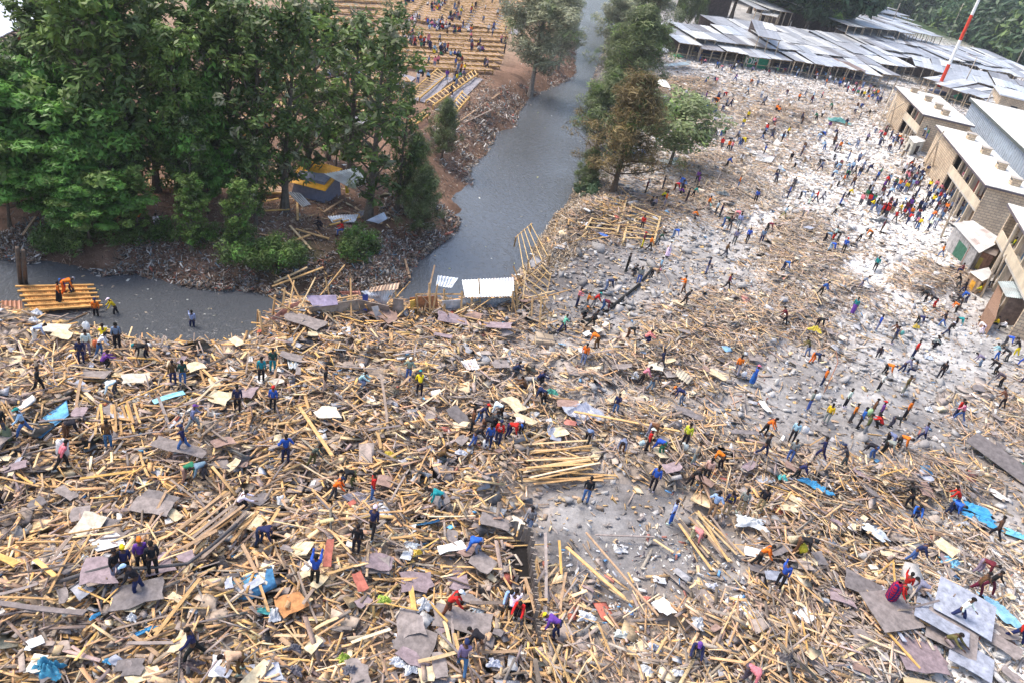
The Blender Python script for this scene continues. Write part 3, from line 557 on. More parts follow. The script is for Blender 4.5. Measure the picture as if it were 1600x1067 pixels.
def make_tree(seed, h, spread, kind):
    """returns trunk mesh, crown mesh for a tree at the origin"""
    r = random.Random(seed); mb = MB(); cl = []
    bark = {'tall': (.13, .11, .09), 'cas': (.12, .085, .06), 'grey': (.22, .19, .16), 'mound': (.1, .08, .06), 'dome': (.12, .1, .08)}[kind]
    n = 9; path = []; lx = ly = 0
    for i in range(n):
        t = i/(n-1); lx += r.uniform(-.05, .05)*h*.25; ly += r.uniform(-.05, .05)*h*.25; path.append((lx*t, ly*t, h*.93*t))
    rb = .016*h+.03; mb.tube(path, [rb*(1-.85*i/(n-1))*(1.5 if i == 0 else 1) for i in range(n)], bark, 8)
    def at(t):
        f = t*(n-1); i = min(int(f), n-2); f -= i; return np.array(path[i])*(1-f)+np.array(path[i+1])*f
    if kind == 'tall': nb, t0, ang0 = 40, .1, .9
    elif kind == 'cas': nb, t0, ang0 = 44, .14, 1.2
    elif kind == 'grey': nb, t0, ang0 = 30, .25, .8
    elif kind == 'mound': nb, t0, ang0 = 30, .25, 1.35
    else: nb, t0, ang0 = 20, .35, .8
    for i in range(nb):
        t = t0+(1-t0)*((i+r.random()*.6)/nb)**.9; p = at(t); az = i*2.4+r.uniform(-.4, .4)
        q = (t-t0)/(1-t0)
        if kind == 'cas': Lb = spread*(1.05-q)**.8*r.uniform(.6, 1.15)
        elif kind == 'tall': Lb = spread*(.62+.6*math.sin(min(1, q*.9+.1)*math.pi))*r.uniform(.45, 1.2)*.95
        elif kind == 'mound': Lb = spread*(1.15-.75*q)*r.uniform(.6, 1.1)
        else: Lb = spread*(.5+.6*math.sin((q*.85+.1)*math.pi))*r.uniform(.6, 1.1)
        el = {'cas': .35, 'tall': .75, 'mound': .12, 'grey': .7, 'dome': .45}[kind]*r.uniform(.5, 1.3)
        d = np.array([math.cos(az)*math.cos(el), math.sin(az)*math.cos(el), math.sin(el)])
        k = 4; pts = [p]; cur = d.copy()
        for j in range(k):
            cur = cur+np.array([r.uniform(-.18, .18), r.uniform(-.18, .18), r.uniform(-.05, .16)]); cur /= np.linalg.norm(cur); pts.append(pts[-1]+cur*Lb/k)
        mb.tube(pts, [rb*.42*(1-.7*q)*(1-.2*j) for j in range(k+1)], bark, 5, False)
        ns = {'tall': 4, 'cas': 6, 'mound': 6, 'grey': 5, 'dome': 5}[kind]
        for j in range(ns):
            f = r.uniform(.35, 1.05) if kind != 'cas' else r.uniform(.15, 1.08); ii = min(int(f*k), k-1); pp = pts[ii]+(pts[ii+1]-pts[ii])*(f*k-ii)
            side = np.array([r.uniform(-1, 1), r.uniform(-1, 1), r.uniform(-.2, .9)])*spread*(.2 if kind != 'cas' else .12)
            c = pp+side; mb.tube([pp, (pp+c)/2+np.array([0, 0, .05]), c], [rb*.1, rb*.07, rb*.04], bark, 4, False)
            cl.append((*c, r.uniform(.6, 1.25)))
    for i in range(5): cl.append((path[-1][0]+r.uniform(-.4, .4), path[-1][1]+r.uniform(-.4, .4), h*r.uniform(.9, 1.0), r.uniform(.5, .9)))
    me = bpy.data.meshes.new('trunk'); V = np.concatenate(mb.v); me.from_pydata(V.tolist(), [], mb.f)
    C = np.array([list(c)+[1] for c in mb.c], np.float32); kk = np.array([len(f) for f in mb.f])
    at_ = me.color_attributes.new('Col', 'FLOAT_COLOR', 'CORNER'); at_.data.foreach_set('color', np.repeat(C, kk, 0).ravel()); me.materials.append(M_bark)
    return me, cl
TP = {}
def tree_proto(key, seed, h, spread, kind, nper, rad, leaf, cols, **kw):
    tm, cl = make_tree(seed, h, spread, kind); cm = crown_mesh('crown', cl, nper, rad, leaf, cols, seed, **kw); cm.materials.append(M_leaf); TP[key] = (tm, cm, h)
tree_proto('tallA', 11, 15, 2.9, 'tall', 34, .64, .165, ['dark', 'mid', 'dark', 'bright'])
tree_proto('tallB', 12, 15, 2.7, 'tall', 34, .62, .165, ['mid', 'dark', 'bright'])
tree_proto('tallC', 13, 15, 3.0, 'tall', 24, .6, .16, ['dark', 'grey', 'mid'])
tree_proto('thin', 14, 14, 2.6, 'tall', 13, .5, .17, ['dark', 'grey', 'mid'])
tree_proto('mound', 15, 9, 4.8, 'mound', 130, .9, .14, ['bright', 'mid'], flat=.45)
tree_proto('casR', 16, 12, 5.0, 'cas', 60, .75, .18, ['rust', 'cas', 'rust', 'dark'], asp=(1.5, .16), droop=.2)
tree_proto('casG', 17, 11, 4.4, 'cas', 60, .7, .18, ['cas', 'mid', 'cas', 'lime'], asp=(1.5, .16), droop=.2)
tree_proto('grey', 18, 13, 4.6, 'grey', 85, .9, .17, ['grey', 'grey', 'cas'], asp=(1.5, .3), droop=.3)
tree_proto('dome', 19, 6, 3.6, 'dome', 48, .85, .13, ['lime', 'mid', 'lime'])
tree_proto('farA', 20, 14, 5.2, 'dome', 150, 1.25, .42, ['far', 'mid', 'far'])
tree_proto('farB', 21, 14, 5.2, 'grey', 110, 1.2, .42, ['mid', 'far', 'dark'])
def put_tree(key, loc, h, lab, group=None, rz=None, wid=1., name='tree'):
    tm, cm, h0 = TP[key]; s = h/h0; o = empty(name, loc); o.rotation_euler = (0, 0, random.uniform(0, 6.28) if rz is None else rz); o.scale = (s*wid, s*wid, s)
    tag(o, lab, 'tree', group)
    for n, me in (('trunk', tm), ('crown', cm)):
        c = bpy.data.objects.new(n, me); col.objects.link(c); c.parent = o
    return o
def gtree(key, px, py, h, lab, group, wid=1., name='tree', sink=.15):
    g = G(px, py); g[2] -= sink; return put_tree(key, g, h, lab, group, wid=wid, name=name)
gL = 'tall dark trees on the far river bank'
for i, (key, x, y, h, w, lab) in enumerate([
    ('tallC', 25, 318, 10.5, 1.0, 'tall leafy green tree at the far left edge of the grove'), ('tallA', 95, 285, 15.5, 1.05, 'tall dense green tree second from left in the back of the grove'), ('tallB', 150, 318, 16, 1.15, 'tallest bright-topped tree with two pale stems, left part of the grove'),
    ('tallA', 205, 325, 16, 1.1, 'dark trunked tree right of the layered bright tree'), ('tallC', 245, 300, 15, 1.1, 'olive-topped tree in the middle of the grove'), ('tallB', 285, 330, 13.5, 1., 'mid green tree behind the small bright layered crown'),
    ('tallA', 325, 300, 16.5, 1.1, 'tall dark tree reaching the top edge, middle of the grove'), ('tallC', 362, 322, 15, 1.05, 'tree with bare twigs right of the small layered crown'), ('tallC', 395, 335, 15.5, 1.1, 'tall green tree with hanging tufts, centre right of the grove'),
    ('tallC', 445, 330, 16, 1.0, 'tall dark tree left of the yellow tarpaulin hut'), ('thin', 478, 300, 16, 1.2, 'open tree rising behind the yellow tarpaulin hut'), ('thin', 512, 250, 12, 1.1, 'open dark tree in front of the crowd seats'),
    ('thin', 60, 240, 9, 1., 'back tree below the large pale roof'),
    ('thin', 575, 345, 15.5, 1.15, 'tall thin tree beside the blue and white sheets'), ('thin', 545, 285, 14.5, 1.2, 'thin tree just behind the white hut roof'), ('thin', 620, 330, 10.5, .9, 'right-hand tree of the grove near the rubbish bank'),
    ('thin', 600, 205, 13, 1.2, 'thin tree at the edge of the yellow timber benches'), ('tallB', 180, 340, 9, 1.1, 'low bushy tree in front of the dark trunked tree'), ('tallC', 300, 345, 8, 1.1, 'low tree overhanging the bank in the middle'), ('tallC', 400, 352, 7, 1.1, 'low dark tree above the green bank slope'),
    ]):
    gtree(key, x, y, h, lab, gL, w)
gM = 'layered bright green trees'
for x, y, h, w, lab in [(70, 330, 9.5, 1.25, 'broad layered bright green tree leaning out at the left edge'), (120, 345, 6.5, 1.25, 'lower layered bright green tree at left above the river'), (20, 300, 9.5, .8, 'small layered bright crown at the left picture edge'), (310, 320, 9.5, .75, 'small layered bright green tree in mid grove'), (15, 352, 5.5, 1.1, 'lowest layered bright tree at the left edge'), (325, 335, 5.0, .7, 'little layered green tree over the bank centre'), (525, 262, 5.5, .75, 'rounded pale green tree behind the tarpaulin hut')]:
    gtree('mound', x, y, h, lab, gM, w)
gtree('casG', 655, 372, 6.5, 'feathery green casuarina on the rubbish bank', 'conifers by the river', .95); gtree('casG', 640, 330, 7, 'darker feathery casuarina behind the green one', 'conifers by the river', .8); gtree('casG', 690, 250, 6.5, 'feathery casuarina below the slanted timber frames', 'conifers by the river', .9)
gtree('casR', 958, 300, 12.3, 'rust-brown and green conifer beside the river', 'conifers by the river', 1.25); gtree('casG', 930, 240, 10, 'yellow-green conifer behind the rust-brown one', 'conifers by the river', 1.3); gtree('casG', 985, 150, 13, 'tall green conifer on the right bank by the market', 'conifers by the river', 1.4); gtree('casG', 915, 300, 5, 'low green conifer at the foot of the rust-brown one', 'conifers by the river', 1.1)
for x, y, h, w, k_, l in [(958, 132, 9, 1.2, 'casG', 'green conifer overhanging the narrow far channel'), (950, 98, 11, 1.2, 'grey', 'pale green tree overhanging the far channel'), (975, 62, 12, 1.2, 'casG', 'furthest green conifer at the river bend'), (872, 108, 9, 1.1, 'grey', 'small pale tree on the left bank tip'), (878, 52, 10, 1.2, 'grey', 'pale tree on the inner side of the far bend')]: gtree(k_, x, y, h, l, 'trees at the far river bend', w)
for x, y, h, w, k_, l in [(215, 372, 5.5, 1.2, 'tallB', 'bushy young tree hanging over the left pool, left of three'), (300, 388, 5.5, 1.2, 'tallB', 'bushy young tree hanging over the left pool, middle of three'), (372, 392, 5.5, 1.2, 'tallB', 'bushy young tree hanging over the left pool, right of three'), (140, 378, 4.5, 1.2, 'mound', 'low bright shrub below the layered trees')]: gtree(k_, x, y, h, l, 'young trees on the bank edge', w)
gtree('dome', 1045, 262, 6.8, 'round light green tree at the edge of the white field', None, 1.5)
gtree('grey', 828, 152, 14.5, 'pale grey-green tree on the left bank above the bend', 'pale trees by the river', 1.45); gtree('grey', 845, 60, 13, 'pale tree behind the grey-green one', 'pale trees by the river', 1.4); gtree('grey', 1000, 95, 14, 'pale feathery tree beside the far river bend', 'pale trees by the river', 1.2)
for i, (x, y, h) in enumerate([(1056, 52, 13), (1071, 52, 16), (1086, 56, 10)]): gtree('casG', x, y, h, ['slim dark tree left of a close trio', 'tallest slim dark tree of the trio', 'shortest slim tree of the trio'][i]+' by the market end', 'slim trees at the market end', .55)
k = 0
for x, y, h, key in [(1250, 68, 22, 'farA'), (1285, 76, 20, 'farA'), (1200, 50, 20, 'farB'), (1140, 36, 26, 'farA'), (1100, 25, 26, 'farB'), (1170, 22, 30, 'farA'), (1225, 32, 24, 'farB'), (1330, 62, 18, 'farB'), (1020, 5, 22, 'farB'), (1060, 12, 24, 'farA'), (965, -8, 26, 'farB'), (1300, 45, 26, 'farA'),
                    (1440, 24, 30, 'farA'), (1470, 30, 34, 'farB'), (1500, 36, 36, 'farA'), (1535, 42, 38, 'farA'), (1570, 50, 36, 'farB'), (1600, 58, 38, 'farA'), (1545, 62, 20, 'farB'), (1575, 75, 26, 'farA'), (1520, 50, 34, 'farB'), (1590, 90, 16, 'farB'), (1375, -2, 50, 'farA'), (1410, 6, 46, 'farB'), (1350, -8, 50, 'farA'), (1625, 90, 24, 'farA'), (1455, 12, 45, 'farA'), (1280, 0, 36, 'farA')]:
    g = P(x, y, 0); o = put_tree(key, np.array([g[0], g[1], 0]), h*max(1, 1), None, wid=1.15); k += 1
    px, py, _ = proj(g); later(o, 'tree', '@ dark rounded distant'.replace('@ ', '')+' @', x, y, 'tree', 'far trees beyond the market')
# far wood on the ridge, one mass
r = np.random.default_rng(5); cl = []
for _ in range(1500):
    a = r.uniform(-.75, .85) if _ % 3 else r.uniform(.42, .85); d = r.uniform(560, 1500) if _ % 3 else r.uniform(310, 800); x = d*math.sin(a); y = d*math.cos(a)
    if a < .52 and d < 450 or d < 400 and a < .5: continue
    cl.append((x, y, float(np.clip((y-600)/700, 0, 1)**1.3*60)+r.uniform(2, 18), r.uniform(5, 11)))
for _ in range(4200):
    py = r.uniform(-60, 100); px = r.uniform(1352+max(py, 0)*2.35, 1760)
    if py > (px-1400)*.28+(28 if px < 1480 else 52): continue
    g = P(px, py, 0); d_ = math.hypot(g[0], g[1])
    if d_ > 1100: continue
    cl.append((g[0], g[1], float(np.clip((g[1]-600)/700, 0, 1)**1.3*60)+r.uniform(1, 15), r.uniform(4, 8)))
cm = crown_mesh('far_wood', cl, 90, 1., 1.1, ['far', 'mid', 'dark', 'far'], 6); tag(link('far_wood', cm, M_leaf), 'unbroken dark green wood covering the ridge beyond the roofs', 'wood', kind='stuff')
# undergrowth on the bank
def ground_cover(name, label, blobs, n, cols, leaf, hgt):
    cl = []
    for cx, cy, rx, ry in blobs:
        for _ in range(n):
            a = random.uniform(0, 6.28); q = math.sqrt(random.random()); g = G(cx+rx*q*math.cos(a), cy+ry*q*math.sin(a)); cl.append((g[0], g[1], g[2]+hgt*random.random(), random.uniform(.25, .6)))
    cm = crown_mesh(name, cl, 45, 1., leaf, cols, 8, asp=(1.6, .35)); tag(link(name, cm, M_leaf), label, 'undergrowth', kind='stuff')
ground_cover('bank_plants', 'low green plants and creepers on the far river bank', [(90, 385, 40, 12), (180, 370, 90, 14), (320, 375, 80, 14), (390, 405, 50, 14), (440, 405, 40, 20), (560, 390, 30, 20)], 110, ['dark', 'mid', 'bright'], .09, 1.1)
ground_cover('right_bank_plants', 'sparse plants on the right bank', [(1100, 62, 60, 8), (1150, 70, 30, 6), (960, 120, 20, 30), (915, 300, 18, 14)], 40, ['far', 'cas'], .16, .9)
# ---------------------------------------------------------------- buildings and other structures
def frame_at(B, ux):                     # matrix with local X along ux (horizontal), Z up
    ux = np.array([ux[0], ux[1], 0]); ux /= np.linalg.norm(ux); uy = np.cross([0, 0, 1.], ux); m = Matrix.Identity(4)
    for i in range(3): m[i][0] = ux[i]; m[i][1] = uy[i]
    m[0][3], m[1][3], m[2][3] = B[0], B[1], B[2]; return m
WHT = (.70, .67, .61); DK = (.03, .03, .035)
def block(B, ux, L, Wd, h, floors, vents, lab, gal=(0.35, 1.0), gz=0.):
    """stone block building; local x runs from far to near along the front (y=0 side faces the lot)"""
    e = empty('stone_building', B, mat=frame_at((B[0], B[1], gz), ux)); tag(e, lab, 'building', 'stone block buildings at the right')
    fh = h/floors; g0, g1 = gal[0]*L, gal[1]*L
    def w(name, boxes, mat, c=(.4, .33, .27), p=e):
        m = MB()
        for b in boxes: m.box(((b[0]+b[1])/2, (b[2]+b[3])/2, (b[4]+b[5])/2), (b[1]-b[0], b[3]-b[2], b[5]-b[4]), c)
        return m.build(name, mat, p)
    w('wall', [(L-.25, L, 0, Wd, -1, h)], M_block); w('wall', [(0, .25, 0, Wd, -1, h)], M_block); w('wall', [(.25, L-.25, Wd-.25, Wd, -1, h)], M_block)
    w('wall', [(.25, g0, 0, .25, -1, h)], M_block)
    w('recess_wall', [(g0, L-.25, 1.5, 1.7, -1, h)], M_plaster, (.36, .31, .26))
    n = max(2, int((g1-g0)/3.2)); bw = (g1-g0-.25)/n
    for f in range(floors):
        z0 = f*fh
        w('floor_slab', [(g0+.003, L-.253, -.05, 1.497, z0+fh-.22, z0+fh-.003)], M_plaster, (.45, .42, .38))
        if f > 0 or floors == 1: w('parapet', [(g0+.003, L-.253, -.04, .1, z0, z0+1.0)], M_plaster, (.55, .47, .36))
        for i in range(n+1):
            x = g0+.15+i*bw
            if i < n:
                d = w('door', [(x+bw*.35, x+bw*.35+.95, 1.44, 1.497, z0+.01, z0+2.1)], M_board, random.choice([(.10, .09, .09), (.30, .06, .05), (.06, .12, .2), (.15, .1, .06)])); w('handle', [(x+bw*.35+.8, x+bw*.35+.86, 1.40, 1.438, z0+1, z0+1.1)], M_sheet, (.5, .5, .5), d)
        for i in range(1, n): w('pillar', [(g0+i*bw, g0+.3+i*bw, 0, .3, z0, z0+fh-.3)], M_plaster, (.5, .42, .32))
    m = MB()
    for x in np.arange(1.5, L-1, 4.5): m.box((x, Wd+.003, h*.7), (.9, .06, .9), DK)
    m.build('window', M_plastic, e)
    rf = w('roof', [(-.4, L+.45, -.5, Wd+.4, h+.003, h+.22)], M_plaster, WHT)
    w('roof_edge', [(-.43, L+.48, -.53, -.503, h-.06, h+.15)], M_sheet, (.12, .1, .12), rf); w('roof_edge', [(L+.452, L+.48, -.5, Wd+.4, h-.06, h+.15)], M_sheet, (.12, .1, .12), rf)
    for (fx, fy) in vents:
        v = w('roof_vent', [(fx*L-.55, fx*L+.55, fy*Wd-.5, fy*Wd+.5, h+.22, h+1.0)], M_block, p=rf); w('vent_cap', [(fx*L-.68, fx*L+.68, fy*Wd-.62, fy*Wd+.62, h+1.003, h+1.1)], M_plaster, (.42, .38, .34), rf)
        w('vent_slot', [(fx*L-.4, fx*L+.4, fy*Wd-.515, fy*Wd-.503, h+.7, h+.9)], M_plastic, DK, rf)
    return e
def bld(a, b, c, h, *args, **kw):
    A = P(*a, h); B = P(*b, h); C = P(*c, h); ux = (B-A)[:2]; L = np.linalg.norm(ux); ux /= L; uy = np.array([-ux[1], ux[0]]); w = abs((C-B)[:2]@uy)
    return block((A[0], A[1], 0), (ux[0], ux[1]), L, w, h, *args, **kw)
b1 = bld((1403, 138), (1446, 181), (1512, 193), 5.6, 2, [(.12, .3), (.40, .45), (.66, .5), (.86, .5)], 'stone block building with leaning scaffold poles and four roof vents, furthest of three', gal=(.5, 1))
b2 = bld((1468, 200), (1545, 292), (1612, 304), 5.8, 2, [(.16, .62), (.42, .66), (.66, .7), (.9, .66)], 'stone block building with long white roof and crowded two-storey gallery', gal=(.45, 1))
b3 = bld((1583, 325), (1640, 420), (1720, 432), 6.6, 2, [(.3, .5)], 'nearest stone building at the right edge with narrow balcony', gal=(.02, .8))
# stone return wall of the second building, with awning roof
def slab(name, pts, zs, t, mat, c, lab=None, cat=None, parent=None, ground=None, noise=0):
    V = [P(p[0], p[1], z) for p, z in zip(pts, zs)]; V = np.array(V); Vb = V-np.array([0, 0, t]); n = len(V); m = MB()
    m.add(np.concatenate([V, Vb]), [tuple(range(n)), tuple(range(2*n-1, n-1, -1))]+[(i+n, (i+1) % n+n, (i+1) % n, i) for i in range(n)], c); o = m.build(name, mat, parent)
    if lab: tag(o, lab, cat or name)
    return o
def corrug(name, pts, zs, c, lab=None, cat='roofing sheet', group=None, parent=None, per=.22, amp=.035, crumple=0., patches=True):
    """corrugated metal sheet through four corners (pixels at heights); ribs run from edge 0-1 to edge 3-2"""
    A, B, C, D = [P(p[0], p[1], z) for p, z in zip(pts, zs)]; return corrug3(name, A, B, C, D, c, lab, cat, group, parent, per, amp, crumple)
def corrug3(name, A, B, C, D, c, lab=None, cat='roofing sheet', group=None, parent=None, per=.22, amp=.035, crumple=0.):
    wdt = np.linalg.norm(B-A); nu = int(np.clip(wdt/per*4, 8, 90)); nv = 5 if not crumple else 9; nrm = np.cross(B-A, D-A); nrm /= np.linalg.norm(nrm)
    if nrm[2] < 0: nrm = -nrm
    V = []
    for j in range(nv+1):
        for i in range(nu+1):
            u = i/nu; v = j/nv; p = (A*(1-u)+B*u)*(1-v)+(D*(1-u)+C*u)*v
            p = p+nrm*(amp*math.sin(u*wdt/per*2*math.pi)+crumple*(float(vnoise(u*3+A[0], v*3+A[1], 77))-.5)); V.append(p)
    V = np.array(V); n = len(V); V2 = V-nrm*.02
    F = [(j*(nu+1)+i, j*(nu+1)+i+1, (j+1)*(nu+1)+i+1, (j+1)*(nu+1)+i) for j in range(nv) for i in range(nu)]
    F2 = [tuple(n+k for k in reversed(f)) for f in F]; cols = []
    m = MB(); m.add(np.concatenate([V, V2]), F+F2, c); rr = random.Random(int(A[0]*10)); 
    for k, f in enumerate(F+F2):
        q = V[f[0] % n]; s = .85+.3*float(vnoise(q[0]*1.5, q[1]*1.5, 78)); rust = max(0, float(vnoise(q[0]*.9, q[1]*.9, 79))-.62)*1.6
        cc = np.array(c)*s; cc = cc*(1-rust)+np.array([.25, .12, .07])*rust; m.c[k] = tuple(cc)
    o = m.build(name, M_sheet, parent)
    if lab: tag(o, lab, cat, group)
    return o
def pole(x0, y0, z0, x1, y1, z1, r, c, lab=None, name='pole', parent=None, ground=True, n=8):
    a = P(x0, y0, z0);
    if ground: a = G(x0, y0); a[2] += z0
    b = P(x1, y1, a[2] if z1 is None else z1); m = MB(); mid = (a+b)/2+np.array([0, 0, random.uniform(-.03, .03)]); m.tube([a, mid, b], [r, r*.95, r*.85], c, n); o = m.build(name, M_wood, parent, True)
    if lab: tag(o, lab, 'pole')
    return o
def vpole(px, py, h, r, c, lab, name='pole', cat='pole', lean=(0, 0), bands=None, zb=None):
    g = G(px, py) if zb is None else P(px, py, zb); m = MB()
    if bands:
        nb = len(bands); 
        e = empty(name, g)
        for i, cc in enumerate(bands):
            m = MB(); t0, t1 = i/nb, (i+1)/nb; m.tube([(lean[0]*t0, lean[1]*t0, h*t0), (lean[0]*t1, lean[1]*t1, h*t1)], [r*(1-.5*t0), r*(1-.5*t1)], cc, 10); m.build('painted_section', M_plaster, e, False)
        m = MB(); m.box((0, 0, .1), (1.2, 1.2, .3), (.4, .38, .36)); m.build('foot_block', M_stone, e)
    else:
        m.tube([(0, 0, 0), (lean[0]*.5, lean[1]*.5, h*.5), (lean[0], lean[1], h)], [r, r*.85, r*.7], c, 8); e = m.build(name, M_wood, None, True); e.location = tuple(g)
    tag(e, lab, cat); return e
RED = (.62, .06, .03); WH = (.78, .77, .75)
vpole(1466, 138, 36, .40, None, 'tall red and white banded mast rising behind the stone buildings', 'radio_mast', 'mast', bands=[RED, WH, RED, WH, RED, WH, RED], zb=2)
for px, py, h, l in [(1378, 75, 13, 'wooden utility pole leaning over the market roof'), (1482, 58, 13, 'wooden utility pole left of the banded mast'), (1497, 152, 9, 'pale timber post beside the green cloth stall'), (1586, 104, 12, 'wooden utility pole at the right edge'), (1520, 205, 8, 'thin grey pole beside the blue-white metal wall')]:
    vpole(px, py, h, .16, (.42, .36, .30), l, 'utility_pole')
# hall with white roof and blue-white corrugated wall, and brick house behind
def hall():
    A = P(1520, 158, 6.5); B = P(1592, 226, 6.5); ux = (B-A)[:2]; L = np.linalg.norm(ux)+8; ux /= np.linalg.norm(ux); e = empty('metal_hall', A, mat=frame_at((A[0], A[1], 0), ux)); tag(e, 'long hall with white roof and pale blue corrugated wall', 'building')
    W_ = 22; m = MB()
    for i in range(int(L/.5)): m.box((i*.5+.25, .05+(i % 2)*.06, 4.7), (.5, .1, 3.6), (.46, .53, .62))
    m.build('corrugated_wall', M_sheet, e); m = MB(); m.box((L/2, .3, 1.3), (L, .2, 3.2), (.3, .25, .22)); m.build('lower_wall', M_block, e)
    m = MB(); m.box((L-.1, W_/2, 3.2), (.25, W_-.7, 6.6), (.36, .16, .09)); m.build('brick_gable', M_block, e); m = MB(); m.box((.1, W_/2, 3.2), (.25, W_-.7, 6.6), (.36, .2, .12)); m.build('gable', M_block, e)
    m = MB(); m.box((L/2, W_/2, 6.75), (L+1, W_+1, .18), WHT)
    for i in range(9): m.box((i*L/8, W_/2, 6.86), (.12, W_+1, .05), (.6, .6, .6))
    m.build('roof', M_plaster, e); m = MB(); m.box((L/2, -.53, 6.6), (L+1, .06, .4), (.1, .12, .12)); m.build('roof_edge', M_sheet, e)
    for i in range(6):
        m = MB(); m.box((2+i*L/6.5, .17, 1.6), (1.2, .08, 1.2), (.05, .07, .1)); m.build('window', M_plastic, e)
hall()
def brickhouse():
    A = P(1566, 150, 5); e = empty('brick_house', A, mat=frame_at((A[0], A[1], 0), (.94, -.3))); tag(e, 'brown brick house with pale flat roof above the hall', 'building')
    m = MB(); m.box((13, 6, 2.3), (26, 12, 5.4), (.4, .33, .27)); m.build('wall', M_block, e); m = MB(); m.box((13, 6, 5.15), (27, 13, .25), (.6, .62, .66)); m.build('roof', M_sheet, e)
    for i in range(4): m = MB(); m.box((3+i*6, -.03, 3), (1.3, .1, 1.2), DK); m.build('window', M_plastic, e)
brickhouse()
# long market: rows of sheds with rusty-blue corrugated roofs
RC = [(.40, .41, .44), (.48, .50, .54), (.34, .35, .38), (.56, .57, .58), (.44, .47, .52), (.27, .26, .27), (.62, .62, .61), (.30, .20, .16)]
def stall(A, ux, uy, w, d, h0, h1, lab_bits, open_front=True, tint=0):
    e = empty('market_stall', A, mat=frame_at((A[0], A[1], 0), ux)); ns = max(2, int(w/2.2)); nr = 2
    for i in range(ns):
        for j in range(nr):
            c = np.array(random.choice(RC[:7] if random.random() < .85 else RC))*random.uniform(.8, 1.15)
            x0, x1 = i*w/ns-.05, (i+1)*w/ns+.08; y0, y1 = j*d/nr-.6*(j == 0), (j+1)*d/nr+.15; za = h0+(h1-h0)*max(0, y0)/d+random.uniform(-.05, .1)+.04*j+.03*(i % 2); zb = h0+(h1-h0)*y1/d+random.uniform(-.05, .1)+.04*j+.03*(i % 2)
            m = MB(); k = 6
            for q in range(k):
                xa = x0+(x1-x0)*q/k; xb = x0+(x1-x0)*(q+1)/k; zz = .05*(q % 2)
                m.hexa([(xa, y0, za-.04+zz), (xb, y0, za-.04+.05-zz), (xb, y1, zb-.04+.05-zz), (xa, y1, zb-.04+zz), (xa, y0, za+zz), (xb, y0, za+.05-zz), (xb, y1, zb+.05-zz), (xa, y1, zb+zz)], tuple(c*random.uniform(.93, 1.07)))
            m.build('roof_sheet', M_sheet, e)
    m = MB(); m.box((w/2, d-.1, h1/2-.1), (w, .12, h1-.1), (.22, .17, .15)); m.build('back_wall', M_board, e)
    m = MB(); 
    for i in range(3):
        x = .15+i*(w-.3)/2; m.beam((x, 0, -.3), (x+random.uniform(-.2, .2), 0, h0-.05), .16, .16, (.45, .36, .26))
    m.beam((0, 0, h0-.12), (w, 0, h0-.12), .12, .12, (.4, .3, .2)); m.beam((0, .1, 1.0), (w, .1, 1.0), .08, .1, (.5, .38, .24)); m.build('post_frame', M_wood, e)
    if random.random() < .4: m = MB(); m.box((w*.5, d*.5, .45), (w*.8, d*.3, .9), random.choice([(.3, .2, .12), (.1, .12, .2), (.4, .38, .33)])); m.build('counter', M_board, e)
    return e
def market_row(p0, p1, n, d, h, first, name, skip=()):
    A = P(*p0, h); B = P(*p1, h); dv = (B-A)[:2]; L = np.linalg.norm(dv); ux = dv/L; w = L/n; uy = np.array([-ux[1], ux[0]])
    for i in range(n):
        if i in skip: continue
        q = A[:2]+ux*w*i+uy*random.uniform(-1.0, 1.0)*.9; o = stall(q, ux, uy, w*.97, d, h+random.uniform(-.35, .3), h+.9+random.uniform(-.3, .5), None)
        pp = proj(np.array([q[0], q[1], h])); later(o, 'market stall', name+' @', float(pp[0][0]), float(pp[1][0]), 'market stall', 'corrugated-roofed market stalls')
RW_ = 0
for (p0, p1, n, d, h, nm) in [((1062, 70), (1240, 96), 5, 11, 2.8, 'front row patched-roof'), ((1240, 96), (1408, 122), 6, 12, 2.9, 'front row grey-roofed'), ((1440, 124), (1590, 172), 6, 12, 3.0, 'front row pale-roofed'),
                              ((1085, 60), (1250, 82), 5, 11, 3.8, 'second row'), ((1250, 82), (1430, 104), 6, 13, 3.8, 'second row wide'), ((1430, 104), (1620, 150), 6, 14, 3.9, 'second row far'),
                              ((1150, 55), (1330, 76), 5, 13, 4.2, 'third row'), ((1330, 80), (1500, 99), 6, 15, 4.4, 'third row dark-gapped'), ((1500, 99), (1640, 128), 5, 16, 4.4, 'third row blue-grey'),
                              ((1380, 78), (1620, 112), 8, 18, 5.0, 'back row')]: market_row(p0, p1, n, d, h, 0, nm)
